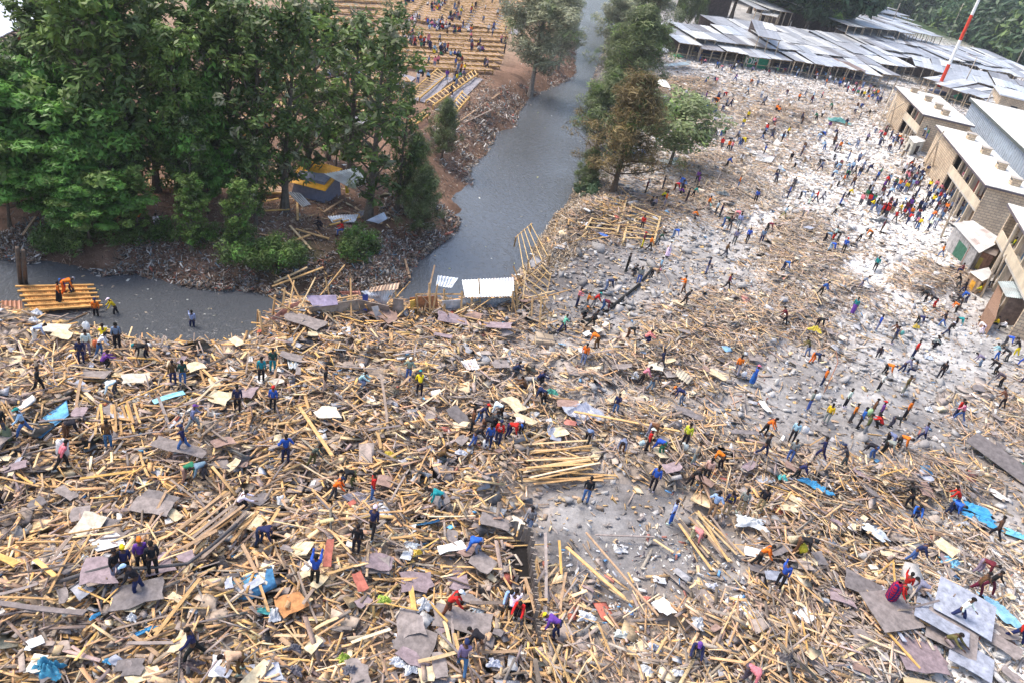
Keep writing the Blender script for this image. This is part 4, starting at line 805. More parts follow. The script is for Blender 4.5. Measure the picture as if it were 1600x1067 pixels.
# shanty roofs further up the slope
for (p0, p1, n, d, h, nm) in [((1345, 52), (1435, 72), 5, 26, 6, 'upper terrace brown-walled'), ((1330, 40), (1470, 58), 6, 30, 8, 'upper terrace'), ((1330, 24), (1440, 42), 6, 45, 8, 'hillside pale-roofed'), ((1335, 14), (1420, 26), 4, 60, 9, 'highest hillside'), ((1338, 33), (1462, 52), 6, 34, 7, 'middle terrace'), ((1345, 19), (1428, 33), 5, 50, 8, 'hillside grey'), ((1340, 7), (1400, 16), 3, 80, 9, 'topmost'), ((1350, 60), (1480, 78), 6, 16, 5, 'lower terrace'), ((1190, 22), (1215, 28), 1, 20, 6, 'small blue'),
                              ((1185, 56), (1222, 64), 1, 14, 6, 'red-walled'), ((1180, 12), (1240, 22), 3, 30, 7, 'distant')]: market_row(p0, p1, n, d, h, 0, nm)
def greenscreen():
    A = G(1160, 104); e = empty('market_screen', A, mat=frame_at(A, (1, .25))); tag(e, 'green painted screen wall with white letters under the market roof', 'screen')
    m = MB(); m.box((2.8, 0, 1.2), (5.6, .12, 2.5), (.02, .22, .12)); m.build('panel', M_board, e)
    cu = bpy.data.curves.new('t', 'FONT'); cu.body = 'OP'; cu.size = 2.0; cu.extrude = .02; t = bpy.data.objects.new('t', cu); col.objects.link(t); bpy.context.view_layer.update()
    me = bpy.data.meshes.new_from_object(t.evaluated_get(bpy.context.evaluated_depsgraph_get())); bpy.data.objects.remove(t); me.materials.clear(); me.materials.append(M_plastic)
    at = me.color_attributes.new('Col', 'FLOAT_COLOR', 'CORNER'); at.data.foreach_set('color', np.tile([.8, .8, .8, 1], len(me.loops)).astype(np.float32))
    o = bpy.data.objects.new('lettering', me); col.objects.link(o); o.parent = e; o.matrix_parent_inverse = Matrix.Identity(4); o.location = (.2, -.09, .6); o.rotation_euler = (math.pi/2, 0, 0)
greenscreen()
slab('cloth', [(1490, 150), (1502, 146), (1506, 155), (1494, 158)], [2.2, 2.5, .8, .6], .05, M_plastic, (.02, .3, .17), 'green cloth hanging by the pale timber post', 'cloth')
# kiosks in front of the stone buildings
def hut(name, roof, zs, lab, wallc, roofc, cat='kiosk', zf=0., openc=None, closed=True):
    e = empty(name, P(*roof[0], 0)); tag(e, lab, cat, None); T = [P(p[0], p[1], z) for p, z in zip(roof, zs)]; inv = -np.array(e.location)
    ctr = sum(T)/4
    o = corrug3('roof', T[0]+inv, T[1]+inv, T[2]+inv, T[3]+inv, roofc, parent=e)
    w = [ctr+(t-ctr)*.86 for t in T]
    for i in range(4):
        a, b = w[i]+inv, w[(i+1) % 4]+inv; a0 = np.array([a[0], a[1], -.2]); b0 = np.array([b[0], b[1], -.2]); a1 = a-np.array([0, 0, .1]); b1_ = b-np.array([0, 0, .1])
        nrm = np.cross(b-a, [0, 0, 1]); nrm = nrm/np.linalg.norm(nrm)*.04; m = MB()
        def q(u0, u1, v0, v1, c, mm, off=0, k=1.):
            pt = lambda u, v: (a0*(1-u)+b0*u)*(1-v)+(a1*(1-u)+b1_*u)*v
            o_ = nrm*off; mm.hexa([pt(u0, v0)+o_-nrm*k, pt(u1, v0)+o_-nrm*k, pt(u1, v0)+o_+nrm*k, pt(u0, v0)+o_+nrm*k, pt(u0, v1)+o_-nrm*k, pt(u1, v1)+o_-nrm*k, pt(u1, v1)+o_+nrm*k, pt(u0, v1)+o_+nrm*k], c)
        if closed:
            nn = 6
            for s in range(nn): q(s/nn, (s+1)/nn, 0, 1, tuple(np.array(wallc)*random.uniform(.7, 1.2)), m, 0, 1+.3*(s % 2))
            m.build('wall', M_board, e)
            m = MB(); q(.3, .65, .15, .75, openc or (.05, .04, .04), m, 0, 1.8); m.build('door', M_board, e)
        else:
            q(0, .06, 0, 1, (.4, .3, .2), m); m.build('post', M_wood, e); m = MB(); q(.94, 1, 0, 1, (.4, .3, .2), m); m.build('post', M_wood, e)
            if i in (1, 2): m = MB(); q(.06, .94, 0, 1, tuple(np.array(wallc)*.8), m); m.build('wall', M_board, e)
    return e
hut('kiosk', [(1489, 349), (1520, 345), (1567, 376), (1530, 396)], [2.7, 2.9, 2.9, 2.5], 'kiosk with pale corrugated roof and dull blue-grey side wall', (.32, .31, .31), (.56, .54, .50), openc=(.04, .12, .08))
hut('kiosk', [(1512, 385), (1530, 381), (1566, 385), (1556, 401)], [2.2, 2.4, 2.5, 2.1], 'brown rusty kiosk joined in front of the pale-roofed kiosk', (.33, .18, .12), (.36, .30, .26), openc=(.5, .4, .1))
hut('kiosk', [(1515, 425), (1545, 418), (1552, 432), (1535, 440)], [1.6, 1.8, 1.8, 1.5], 'low brown stall with an orange-yellow front panel', (.36, .25, .17), (.45, .42, .38), openc=(.65, .33, .04))
hut('lean_to_shop', [(1559, 440), (1625, 440), (1635, 472), (1572, 464)], [2.6, 3.0, 3.0, 2.5], 'dark open lean-to shop with sloping corrugated roof at right', (.30, .22, .18), (.40, .44, .43), cat='shop', closed=False)
hut('kiosk', [(1420, 214), (1440, 212), (1447, 221), (1428, 224)], [2.4, 2.4, 2.2, 2.2], 'small white-roofed lean-to beside the furthest stone building', (.5, .48, .42), (.74, .73, .7))
slab('mud_wall', [(1543, 480), (1560, 445), (1568, 452), (1556, 498)], [1.8, 2.3, 2.2, 1.6], 2.2, M_stone, (.27, .17, .12), 'reddish-brown mud wall at the side of the dark shop', 'wall')
for i, (x0, y0, x1, y1, h1) in enumerate([(1372, 198, 1396, 140, 6), (1380, 205, 1402, 146, 6), (1390, 200, 1400, 160, 5), (1376, 185, 1412, 162, 5), (1385, 160, 1400, 130, 6), (1442, 262, 1475, 205, 7), (1455, 272, 1466, 222, 6), (1470, 372, 1500, 300, 7), (1532, 465, 1590, 350, 8), (1548, 450, 1572, 398, 4)]):
    pole(x0, y0, 0, x1, y1, h1, .11, (.5, .42, .33), f'{["lowest", "second", "third", "flattest", "highest"][i]} of the scaffold poles leaning on the furthest stone building' if i < 5 else ['long pale pole leaning at the corner of the gallery building', 'shorter pole leaning at the corner of the gallery building', 'dark leaning pole in front of the gallery crowd', 'long pale pole against the nearest stone building', 'short pole behind the low brown stall'][i-5], 'scaffold_pole')
# upper-left big roof
def leftroof():
    A = P(-260, 190, 5); B = P(190, -38, 5); e = empty('large_shed', A, mat=frame_at((A[0], A[1], 0), (B-A)[:2])); L = np.linalg.norm((B-A)[:2]); tag(e, 'very large shed with pale roof above the grove, upper left', 'building')
    m = MB(); n = 40
    for i in range(n): m.hexa([(i*L/n, 0, 4.9), ((i+1)*L/n, 0, 4.94), ((i+1)*L/n, 50, 7.5), (i*L/n, 50, 7.46), (i*L/n, 0, 5), ((i+1)*L/n, 0, 5.04), ((i+1)*L/n, 50, 7.6), (i*L/n, 50, 7.56)], (.66, .70, .76))
    m.build('roof', M_sheet, e); m = MB()
    for i in range(14): m.beam((i*L/13, .1, -.3), (i*L/13, .1, 4.9), .2, .2, (.3, .08, .05))
    m.build('red_posts', M_wood, e); m = MB()
    for i in range(60): m.beam((i*L/59, -.35, 4.75), (i*L/59, 5, 5.0), .1, .14, (.6, .45, .32))
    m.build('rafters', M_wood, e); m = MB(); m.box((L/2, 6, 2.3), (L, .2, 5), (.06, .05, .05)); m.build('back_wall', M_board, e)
leftroof()
# timber benches (rows of seats) on the far bank
YEL = (.46, .28, .09); PNK = (.38, .26, .18)
def bench(A, B, d, wd=1.5):
    A = A.copy(); B = B.copy(); A[2] = Hz(A[0], A[1])*.5; B[2] = A[2]; L = np.linalg.norm(B-A); e = empty('timber_bench', A, mat=frame_at(A, (B-A)[:2])); n = max(3, int(L/1.3))
    m = MB(); 
    for i in range(3): m.box((L/2, wd*(.2+.3*i), .52), (L, wd*.24, .05), tuple(np.array(PNK)*random.uniform(.8, 1.2)))
    m.build('seat_boards', M_wood, e)
    for y in (0, wd): m = MB(); m.box((L/2, y, .50), (L, .1, .18), tuple(np.array(YEL)*random.uniform(.85, 1.15))); m.build('beam', M_wood, e)
    m = MB()
    for i in range(n+1): m.box((i*L/n, wd/2, .60), (.1, wd*1.5, .09), tuple(np.array((.42, .28, .14))*random.uniform(.7, 1.2))); m.box((i*L/n, -.02, .2), (.1, .12, .5), YEL)
    m.build('trestles', M_wood, e); q = proj((A+B)/2); later(e, 'bench', ('long' if L > 10 else 'short')+' yellow timber @', float(q[0][0]), float(q[1][0]), 'bench', 'rows of yellow timber benches')
for i, (x0, y0, x1, y1) in enumerate([(560, 108, 772, 117), (570, 100, 782, 110), (570, 92, 785, 101), (575, 84, 788, 93), (575, 77, 790, 85), (580, 69, 792, 77.5), (585, 62, 793, 70), (590, 55.5, 795, 63), (595, 50, 795, 56)]):
    A = P(x0, y0); B = P(x1, y1); nseg = 3
    for s in range(nseg): bench(A+(B-A)*(s/nseg), A+(B-A)*((s+.96)/nseg), 0)
lanes = [((679, 0), (640, 36)), ((723, 0), (682, 44)), ((762, 0), (730, 47)), ((801, 0), (772, 52)), ((838, 4), (800, 55)), ((630, -6), (590, 36))]
lanes = [lanes[5]]+lanes[:5]
for i in range(5):
    (ax, ay), (bx, by) = lanes[i]; (cx, cy), (dx, dy) = lanes[i+1]
    T0, T1, S0, S1 = P(ax+6, ay+1), P(bx+6, by+1), P(cx-5, cy), P(dx-5, dy)
    for k in range(13):
        t = ((k+.5)/13); bench(T0+(T1-T0)*t, S0+(S1-S0)*t, 0, 2.6)
for i, ((ax, ay), (bx, by)) in enumerate(lanes[1:]+[((640, 120), (540, 210)), ((700, 122), (655, 160)), ((745, 124), (690, 178))]):
    A = P(ax, ay); B = P(bx, by); n = 24; V = []; d = (B-A)[:2]/np.linalg.norm((B-A)[:2])
    for k in range(n+1):
        q = A+(B-A)*k/n
        for sgn in (-1, 1): x, y = q[0]-d[1]*sgn*.9, q[1]+d[0]*sgn*.9; V.append((x, y, Hz(x, y)+.12))
    tag(link('path', mesh_q('path', V, [(2*k, 2*k+2, 2*k+3, 2*k+1) for k in range(n)], [(.27, .26, .29)]*n), M_ground), kind='structure')
for x0, y0, x1, y1 in [(400, 130, 540, 140), (400, 150, 520, 160), (420, 175, 500, 182), (300, 190, 420, 200), (380, 110, 540, 120), (380, 95, 560, 104), (400, 80, 560, 90), (420, 66, 570, 76), (440, 54, 580, 62), (320, 215, 400, 222), (300, 240, 380, 246), (150, 215, 260, 225), (170, 240, 290, 250), (440, 300, 380, 298), (470, 42, 585, 48), (480, 32, 590, 38), (490, 22, 600, 28), (500, 12, 605, 18), (510, 3, 615, 9), (520, -6, 620, -1), (560, 128, 640, 134), (556, 140, 630, 146), (550, 152, 620, 158), (545, 165, 610, 172), (540, 180, 600, 186), (200, 300, 330, 305)]:
    bench(P(x0, y0), P(x1, y1), 0)
def ladder(name, a, b, c, d, n, lab, z=.5, cat='timber frame', colr=YEL, bw=.16, posts=True, zz=None):
    """two rails a-b and d-c with rungs"""
    A, B, C, D = [G(*p) for p in (a, b, c, d)]
    for i, q in enumerate((A, B, C, D)): q[2] = max(q[2], -1.2)+(zz[i] if zz else z)
    e = empty(name, (A+C)/2*np.array([1, 1, 0])); o = np.array(e.location)
    m = MB(); m.beam(A-o, B-o, bw, bw, colr); m.build('rail', M_wood, e); m = MB(); m.beam(D-o, C-o, bw, bw, colr); m.build('rail', M_wood, e)
    for i in range(n):
        t = (i+.5)/n; m = MB(); m.beam(A+(B-A)*t-o+np.array([0, 0, .09]), D+(C-D)*t-o+np.array([0, 0, .09]), bw*.8, .06, tuple(np.array((.6, .42, .2))*random.uniform(.75, 1.2))); m.build('rung', M_wood, e)
    if posts:
        m = MB()
        for q in (A, B, C, D): m.beam(q-o-np.array([0, 0, .01]), q-o-np.array([0, 0, .9]), .14, .14, colr)
        m.build('posts', M_wood, e)
    tag(e, lab, cat, 'yellow timber frames'); return e
ladder('timber_platform', (622, 168), (684, 113), (697, 124), (655, 160), 14, 'leftmost slanting yellow timber frame on the far bank'); ladder('timber_platform', (665, 165), (742, 114), (746, 122), (676, 172), 14, 'middle slanting yellow timber frame with people standing on it'); ladder('timber_platform', (696, 184), (722, 149), (733, 158), (703, 193), 8, 'short yellow timber frame nearest the eroded bank')
ladder('timber_platform', (640, 196), (662, 182), (668, 187), (648, 203), 6, 'low timber frame half hidden by the casuarina')
ladder('floor_frame', (912, 368), (944, 312), (976, 322), (962, 372), 9, 'broken timber floor frame with missing boards by the right bank', .5, colr=(.5, .36, .2)); ladder('floor_frame', (972, 384), (986, 326), (1030, 345), (1020, 385), 7, 'ragged timber frame right of the grey strip', .4, colr=(.52, .38, .2))
ladder('skeletal_frame', (798, 412), (822, 392), (856, 415), (812, 445), 5, 'bare wooden roof skeleton tilted over the water', 1.6, colr=(.36, .24, .13), bw=.06, zz=[.9, 1.4, .9, .6]); ladder('skeletal_frame', (806, 462), (846, 425), (858, 440), (848, 490), 5, 'second wooden skeleton beside the right end of the white sheet', .7, colr=(.38, .26, .14), bw=.06)
# collapsed shacks on the near bank
METW = (.68, .71, .75)
corrug('metal_sheet', [(722, 438), (803, 434), (804, 463), (727, 465)], [1.9, 2.0, 1.5, 1.4], METW, 'white corrugated sheet with two dark stains on timber posts at the river', group='loose metal sheets')
for (pts, zs, c, l) in [([(720, 467), (803, 466), (806, 478), (722, 484)], [1.0, 1.0, .2, .2], (.45, .48, .52), 'grey corrugated wall below the stained white sheet'), ([(684, 431), (716, 435), (706, 450), (681, 447)], [1.9, 2., 1.5, 1.4], METW, 'small tilted corrugated sheet left of the big white one'), ([(563, 456), (620, 451), (604, 478), (585, 470)], [2.1, 2.3, 1.2, 1.5], (.74, .75, .78), 'bright white crumpled sheet on top of the collapsed shack'),
                        ([(580, 449), (624, 442), (622, 452), (575, 457)], [2.3, 2.6, 2.4, 2.1], (.5, .36, .26), 'rust-stained sheet at the peak of the collapsed shack'), ([(530, 456), (562, 454), (564, 461), (535, 461)], [1.9, 1.9, 1.7, 1.7], (.40, .17, .12), 'narrow red-brown sheet on the collapsed shack'), ([(533, 773), (560, 768), (612, 785), (577, 803)], [.9, .9, .7, .6], (.32, .33, .38), 'grey corrugated roofing sheet lying by the man in orange'), ([(432, 776), (446, 772), (452, 788), (434, 794)], [.7, .7, .5, .5], (.5, .52, .54), 'small pale corrugated sheet in the lower left field'),
                        ([(118, 826), (155, 824), (158, 862), (120, 868)], [.8, .8, .6, .6], (.5, .49, .46), 'whitish corrugated panel left of the dark-clothed group'), ([(447, 267+288-0), (466, 555), (466, 575), (452, 575)], [.9]*4, (.45, .48, .5), 'small grey corrugated sheet by the diamond-shaped board'), ([(720, 563), (742, 560), (750, 577), (730, 578)], [1., 1., .8, .8], (.62, .65, .7), 'white-blue square sheet in the plank mound'), ([(643, 550), (668, 545), (665, 556), (645, 558)], [1.]*4, (.6, .64, .7), 'shiny folded sheet in the plank mound'),
                        ([(1205, 735), (1212, 752), (1190, 758), (1180, 745)], [.5]*4, (.6, .63, .66), 'pale corrugated sheet left of the blue strip'), ([(1000, 120), (1040, 125), (1048, 138), (1020, 132)], [1.6, 1.4, .8, 1.], (.6, .62, .62), 'tilted white sheet on the far debris edge'), ([(1035, 101), (1080, 96), (1078, 102), (1038, 104)], [1., 1., .8, .8], (.55, .62, .6), 'flat pale sheet near the green tarpaulin'),
                        ([(1185, 215+20), (1215, 240), (1205, 255), (1180, 250)], [.4]*4, (.7, .7, .7), 'white sheet in the bright rubble'), ([(572, 345), (600, 332), (606, 342), (592, 350)], [.5, .8, .4, .2], (.6, .64, .72), 'bluish-white sheet under the thin tree'), ([(512, 338), (560, 335), (555, 348), (520, 348)], [.3, .4, .2, .2], (.55, .6, .68), 'flat pale sheets left of the thin tree'),
                        ([(448, 300), (470, 302), (486, 320), (472, 324)], [.9, 1.0, .3, .2], (.36, .38, .42), 'grey sheet leaning on the tarpaulin hut'), ([(1030, 240+10), (1060, 246), (1064, 258), (1038, 264)], [.9, 1.2, .6, .4], (.6, .62, .6), 'crumpled white sheet below the round green tree'), ([(888, 640), (915, 628), (930, 650), (905, 662)], [1.1, 1.2, .8, .7], (.35, .36, .43), 'upper crumpled grey metal sheet'), ([(1100, 235+20), (1130, 262), (1122, 280), (1095, 268)], [.6]*4, (.72, .72, .72), 'white slab right of the round green tree'), ([(1060, 515+60), (1083, 590), (1075, 600), (1055, 585)], [.8]*4, (.6, .55, .42), 'thin straw sheet in the plank fan')]:
    corrug('metal_sheet', pts, zs, c, l, group='loose metal sheets', crumple=.35 if 'crumpled' in l else .1)
def shack():
    e = empty('collapsed_shack', P(560, 490, 0)); tag(e, 'collapsed timber shack with slumped board walls on the near river bank', 'ruined shack'); o = np.array(e.location)
    def pl(pts, zs, t, c, n='wall_panel'):
        V = np.array([P(p[0], p[1], z) for p, z in zip(pts, zs)])-o; k = len(V); nr = np.cross(V[1]-V[0], V[-1]-V[0]); nr = nr/np.linalg.norm(nr)*t; m = MB()
        m.add(np.concatenate([V, V-nr]), [tuple(range(k)), tuple(range(2*k-1, k-1, -1))]+[(i+k, (i+1) % k+k, (i+1) % k, i) for i in range(k)], c); m.build(n, M_board, e)
    pl([(480, 480), (560, 468), (562, 497), (490, 500)], [1.6, 1.7, .3, .2], .04, (.33, .27, .22)); pl([(560, 468), (608, 478), (610, 500), (566, 496)], [1.7, 1.6, .2, .2], .04, (.28, .23, .20)); pl([(614, 466), (630, 468), (632, 506), (612, 500)], [2.0, 1.9, .2, .2], .04, (.30, .25, .22)); pl([(478, 463), (525, 462), (528, 477), (490, 481)], [1.8, 1.9, 1.6, 1.5], .05, (.25, .21, .30), 'bed_frame'); pl([(420, 500), (448, 478), (470, 470), (452, 498)], [.6, 1.2, 1.4, .4], .04, (.45, .22, .17)); pl([(580, 480), (590, 478), (602, 510), (594, 514)], [1.6, 1.6, .4, .3], .06, (.36, .34, .33), 'hanging_cloth'); pl([(566, 461), (575, 460), (573, 486), (567, 484)], [1.9, 1.9, .9, .9], .06, (.05, .07, .25), 'hanging_cloth')
    pl([(640, 465), (683, 462), (685, 492), (642, 494)], [1.6, 1.6, .2, .2], .04, (.38, .17, .08)); pl([(690, 470), (722, 468), (722, 488), (700, 490)], [1.5, 1.5, .4, .4], .04, (.5, .5, .52), 'hanging_cloth'); pl([(640, 470), (648, 468), (650, 495), (642, 497)], [1.7, 1.7, .2, .2], .06, (.65, .42, .1))
    for x0, y0, x1, y1, z in [(425, 500, 430, 462, 2.), (440, 470+25, 445, 450, 2.), (655, 495, 650, 460, 2.1), (672, 495, 671, 443, 2.6), (695, 495, 694, 452, 2.2), (647, 460, 723, 460, 1.7), (720, 496, 722, 455, 2.), (735, 490, 738, 464, 1.6), (800, 490, 802, 455, 1.9), (808, 488, 806, 440, 2.1), (843, 514, 846, 463, 2.2), (830, 500, 832, 465, 1.6), (402, 512, 403, 485, 1.6), (411, 525, 405, 487, 1.6), (455, 480, 560, 462, 1.9), (440, 443+10, 500, 490, .8), (575, 490, 610, 462, 1.8)]:
        a = G(x0, y0)-o; b = P(x1, y1, z)-o; m = MB(); m.beam(a, b, .11, .09, tuple(np.array((.55, .36, .18))*random.uniform(.7, 1.2))); m.build('post', M_wood, e)
shack()
def bent_frame(): pass
# tarpaulin hut with white roof on the far bank
def tarphut():
    g = G(495, 305); e = empty('tarpaulin_hut', g); tag(e, 'makeshift hut with yellow tarpaulin top and grey plastic walls under the trees', 'hut')
    m = MB(); V = [(-1.8, -1.2, 0), (1.2, -1.6, 0), (1.8, 1., 0), (-1.5, 1.2, 0), (-1.5, -1., 1.7), (1.0, -1.3, 1.8), (1.5, .9, 2.2), (-1.3, 1., 2.3)]; m.hexa(V, (.20, .22, .30)); m.build('plastic_wall', M_plastic, e)
    m = MB(); m.hexa([(-1.95, -1.5, 1.25), (1.3, -1.95, 1.3), (1.8, 1.1, 2.25), (-1.6, 1.2, 2.35), (-1.85, -1.4, 1.35), (1.25, -1.85, 1.42), (1.7, 1., 2.4), (-1.4, 1.1, 2.6)], (.75, .36, .02)); m.build('yellow_tarpaulin', M_plastic, e)
tarphut()
corrug('hut_roof', [(507, 272), (560, 262), (575, 285), (545, 293)], [2.6, 3.0, 2.6, 2.2], (.66, .70, .72), 'white sloping hut roof right of the yellow tarpaulin', 'roof')
slab('tarpaulin', [(539, 290), (544, 287), (545, 302), (540, 302)], [1.6, 1.6, .6, .6], .04, M_plastic, (.78, .55, .02), 'narrow bright yellow cloth hanging right of the tarpaulin hut', 'cloth')
# raft
def raft():
    c = P(90, 468, ZW+.25); e = empty('raft', c, mat=frame_at(c, (1, .06))); tag(e, 'orange-brown slatted timber raft floating in the left river arm', 'raft'); e2 = np.linalg.inv(np.array(e.matrix_world))
    def loc(px, py, z=ZW+.25): q = e2@np.append(P(px, py, z), 1); return q[:3]
    A, B, C, D = loc(32, 452), loc(135, 446), loc(148, 478), loc(50, 490); m = MB(); n = 34
    for i in range(n):
        t0, t1 = i/n, (i+.86)/n; q = [A+(B-A)*t0, A+(B-A)*t1, D+(C-D)*t1, D+(C-D)*t0]; dz = random.uniform(-.02, .03); jj = random.uniform(-.25, .25)
        q[3] = q[3]+(q[3]-q[0])*jj*.12; q[2] = q[2]+(q[2]-q[1])*jj*.12
        m.hexa([*(p+np.array([0, 0, dz]) for p in (q[3], q[2], q[1], q[0])), *(p+np.array([0, 0, .05+dz]) for p in (q[3], q[2], q[1], q[0]))], tuple(np.array((.62, .30, .09))*random.uniform(.6, 1.2)))
    m.build('deck_slats', M_wood, e)
    for k in range(6): t = k/5; m = MB(); m.beam(A+(D-A)*t-np.array([.3, 0, -.12]), B+(C-B)*t+np.array([.5, 0, .12]), .14, .1, (.6, .34, .12)); m.build('beam', M_wood, e)
raft()
corrug('metal_sheet', [(2, 470), (34, 470), (36, 492), (0, 500)], [-1.2, -1.2, -1.4, -1.4], (.42, .2, .12), 'rust-brown sheet at the left end of the raft', group='loose metal sheets')
for x0, y0, z0, x1, y1, z1, l in [(85, 512, -1.2, 136, 490, -1.3, 'dark pole lying across the water in front of the raft'), (100, 515, -1.2, 160, 508, -1.4, 'yellowish pole floating in front of the raft'), (60, 490, -1.3, 100, 503, -1.3, 'pale pole below the raft')]:
    a = P(x0, y0, z0); b = P(x1, y1, z1); m = MB(); m.tube([a, (a+b)/2, b], .07, (.2, .13, .08) if 'dark' in l else (.55, .36, .15)); tag(m.build('pole', M_wood), l, 'pole')
for x0, y0, x1, y1, z1, l in [(30, 440, 27, 388, 2.2, 'thick dark post at the left river edge'), (38, 440, 36, 392, 2., 'second dark post at the left river edge')]: pole(x0, y0, -1, x1, y1, z1, .14, (.12, .09, .07), l, 'post')
# poles left standing or leaning in the wrecked shore, planks on the brown bank
for k, (cx, cy, rx, ry, n) in enumerate([(440, 500, 45, 22, 12), (560, 495, 70, 18, 10), (700, 492, 60, 14, 9), (835, 470, 35, 40, 14), (880, 350, 45, 45, 16), (990, 350, 45, 35, 8)]):
    for i in range(n):
        x = cx+random.uniform(-rx, rx); y = cy+random.uniform(-ry, ry); a = G(x, y); a[2] = max(a[2], ZW)-.1; az = random.uniform(0, 6.28); L = random.uniform(1.6, 3.6)
        if river_d(a[:1], a[1:2])[0][0] < .4: continue
        el = random.uniform(.25, 1.2) if k < 4 else random.uniform(.1, .7)
        b = a+L*np.array([math.cos(az)*math.cos(el), math.sin(az)*math.cos(el), math.sin(el)]); m = MB(); m.beam(a, b, random.uniform(.06, .11), .05, tuple(WOODC[random.choice([0, 0, 3, 4, 6, 2])]*random.uniform(.8, 1.2)))
        later(m.build('stick', M_wood), 'stick', ('steep' if el > .7 else 'slanting')+' @', x, y, 'stick', 'sticks and posts of the wrecked shacks')
for x0, y0, x1, y1, ci, l in [(453, 357, 486, 396, 2, 'pale plank crossing two others on the brown bank'), (462, 362, 514, 379, 0, 'tan plank running right from the crossing point on the brown bank'), (430, 391, 484, 373, 0, 'tan plank pointing up-right under the crossed planks'), (405, 370, 448, 380, 3, 'thin brown plank left of the crossed planks'), (425, 452, 505, 424, 0, 'long plank rising right near the left pool end'), (428, 446, 480, 424, 2, 'pale long stick beside the one near the left pool end'), (464, 312, 465, 350, 0, 'upright tan plank left of the tarpaulin hut'), (404, 334, 452, 333, 1, 'yellow beam lying level under the trees'),
                              (410, 320, 435, 316, 1, 'upper yellow beam under the trees'), (408, 305, 430, 304, 1, 'topmost yellow beam under the trees'), (505, 336, 535, 318, 3, 'brown plank beside the hut entrance'), (515, 356, 562, 345, 1, 'yellow plank under the bluish sheets'), (520, 350, 560, 340, 0, 'tan plank under the bluish sheets'), (158, 366, 192, 338, 1, 'yellow plank propped on the bank under the layered trees'), (172, 366, 186, 348, 0, 'second plank propped on the bank under the layered trees'), (36, 372, 57, 345, 3, 'dark tan plank on the left bank slope'), (640, 440, 632, 410, 3, 'brown stick at the tip of the rubbish bank'), (660, 398, 672, 385, 9, 'pale plank at the water edge of the rubbish bank'), (150, 325, 175, 327, 2, 'pale plank glimpsed between the trunks'), (700, 205, 780, 150, 3, 'long drifted trunk on the eroded bank'), (725, 195, 770, 175, 4, 'grey drifted log on the eroded bank')]:
    a = G(x0, y0); b = G(x1, y1); a[2] = max(a[2], ZW)+.2; b[2] = max(b[2], ZW)+.3; m = MB(); m.beam(a, b, .17, .07, tuple(WOODC[ci])); tag(m.build('plank', M_wood), l, 'plank', 'planks on the far bank')
# crossed dark poles in front left
PD = (.09, .085, .09)
def zpole(pts, r, lab, c=PD, name='long_pole'):
    Q = []
    for x, y, z in pts: g = P(x, y, .6); Q.append([g[0], g[1], Hz(g[0], g[1])+z])
    m = MB(); m.tube(Q, r, c, 8); tag(m.build(name, M_wood, None, True), lab, 'pole')
zpole([(92, 937, .5), (140, 928, .6), (195, 913, .75)], .07, 'long dark pole running level to the left from the dark group'); zpole([(200, 920, .7), (250, 917, .8), (295, 912, .9), (330, 882, 1.1), (370, 846, 1.3)], .065, 'long dark bent pipe rising to the right of the dark group'); zpole([(178, 920, .7), (165, 955, .5), (158, 972, .3)], .06, 'shorter dark pole dropping down below the dark group')
zpole([(470, 690, .5), (514, 748, 1.3)], .04, 'thin grey pole under the carried plank', (.3, .27, .22)); zpole([(1002, 437, .15), (965, 465, .15), (945, 482, .1)], .12, 'black pipe lying along the drain', (.02, .02, .02), 'pipe'); zpole([(935, 487, .1), (910, 497, .1), (848, 520, .1)], .14, 'lower black drain pipe running to the river', (.025, .025, .025), 'pipe')
zpole([(1022, 412, .15), (1005, 432, .15)], .09, 'upper end of the black drain pipe', (.03, .03, .03), 'pipe')
zpole([(1309, 536, .1), (1305, 575, 1.), (1292, 604, .1)], .035, 'thin reddish pole right of the person in red', (.3, .15, .1))
zpole([(1140, 690, .5), (1310, 650, .9), (1420, 730, .5)], .03, 'thin cable strung over the rubble', (.08, .07, .07), 'cable') if False else None
# timber-lined pit
def pit():
    e = empty('timber_pit', G(822, 880)); tag(e, 'deep pit lined with upright weathered boards, lower centre', 'pit'); o = np.array(e.location)
    pts = [(800, 835, .9), (826, 850, .9), (830, 905, .8), (835, 975, .6), (842, 1010, .5)]
    Q = [np.array([*P(x, y, .5)[:2], 0]) for x, y, z in pts]; Z = [z for _, _, z in pts]
    for i in range(len(Q)-1):
        a, b = Q[i]-o, Q[i+1]-o; L = np.linalg.norm(b-a); n = max(2, int(L/.18)); m = MB()
        for k in range(n):
            p = a+(b-a)*(k+.5)/n; h = Z[i]*random.uniform(.8, 1.15)+.3; m.beam((p[0], p[1], -.6), (p[0]+random.uniform(-.04, .04), p[1], h), .16, .04, tuple(np.array((.26, .22, .19))*random.uniform(.7, 1.3)))
        m.build('board_lining', M_wood, e)
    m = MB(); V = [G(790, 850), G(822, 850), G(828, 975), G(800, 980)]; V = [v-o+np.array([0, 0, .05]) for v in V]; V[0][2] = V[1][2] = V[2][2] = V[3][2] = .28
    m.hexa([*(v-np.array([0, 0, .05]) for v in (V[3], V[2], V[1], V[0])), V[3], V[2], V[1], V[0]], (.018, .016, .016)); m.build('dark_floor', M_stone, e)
pit()
# concrete remnants and blocks
slab('block_wall', [(838, 517), (865, 524), (868, 536), (838, 532)], [.9, .9, .5, .5], .5, M_block, (.5, .5, .5), 'low concrete block wall stub left of the leaning worker', 'wall')
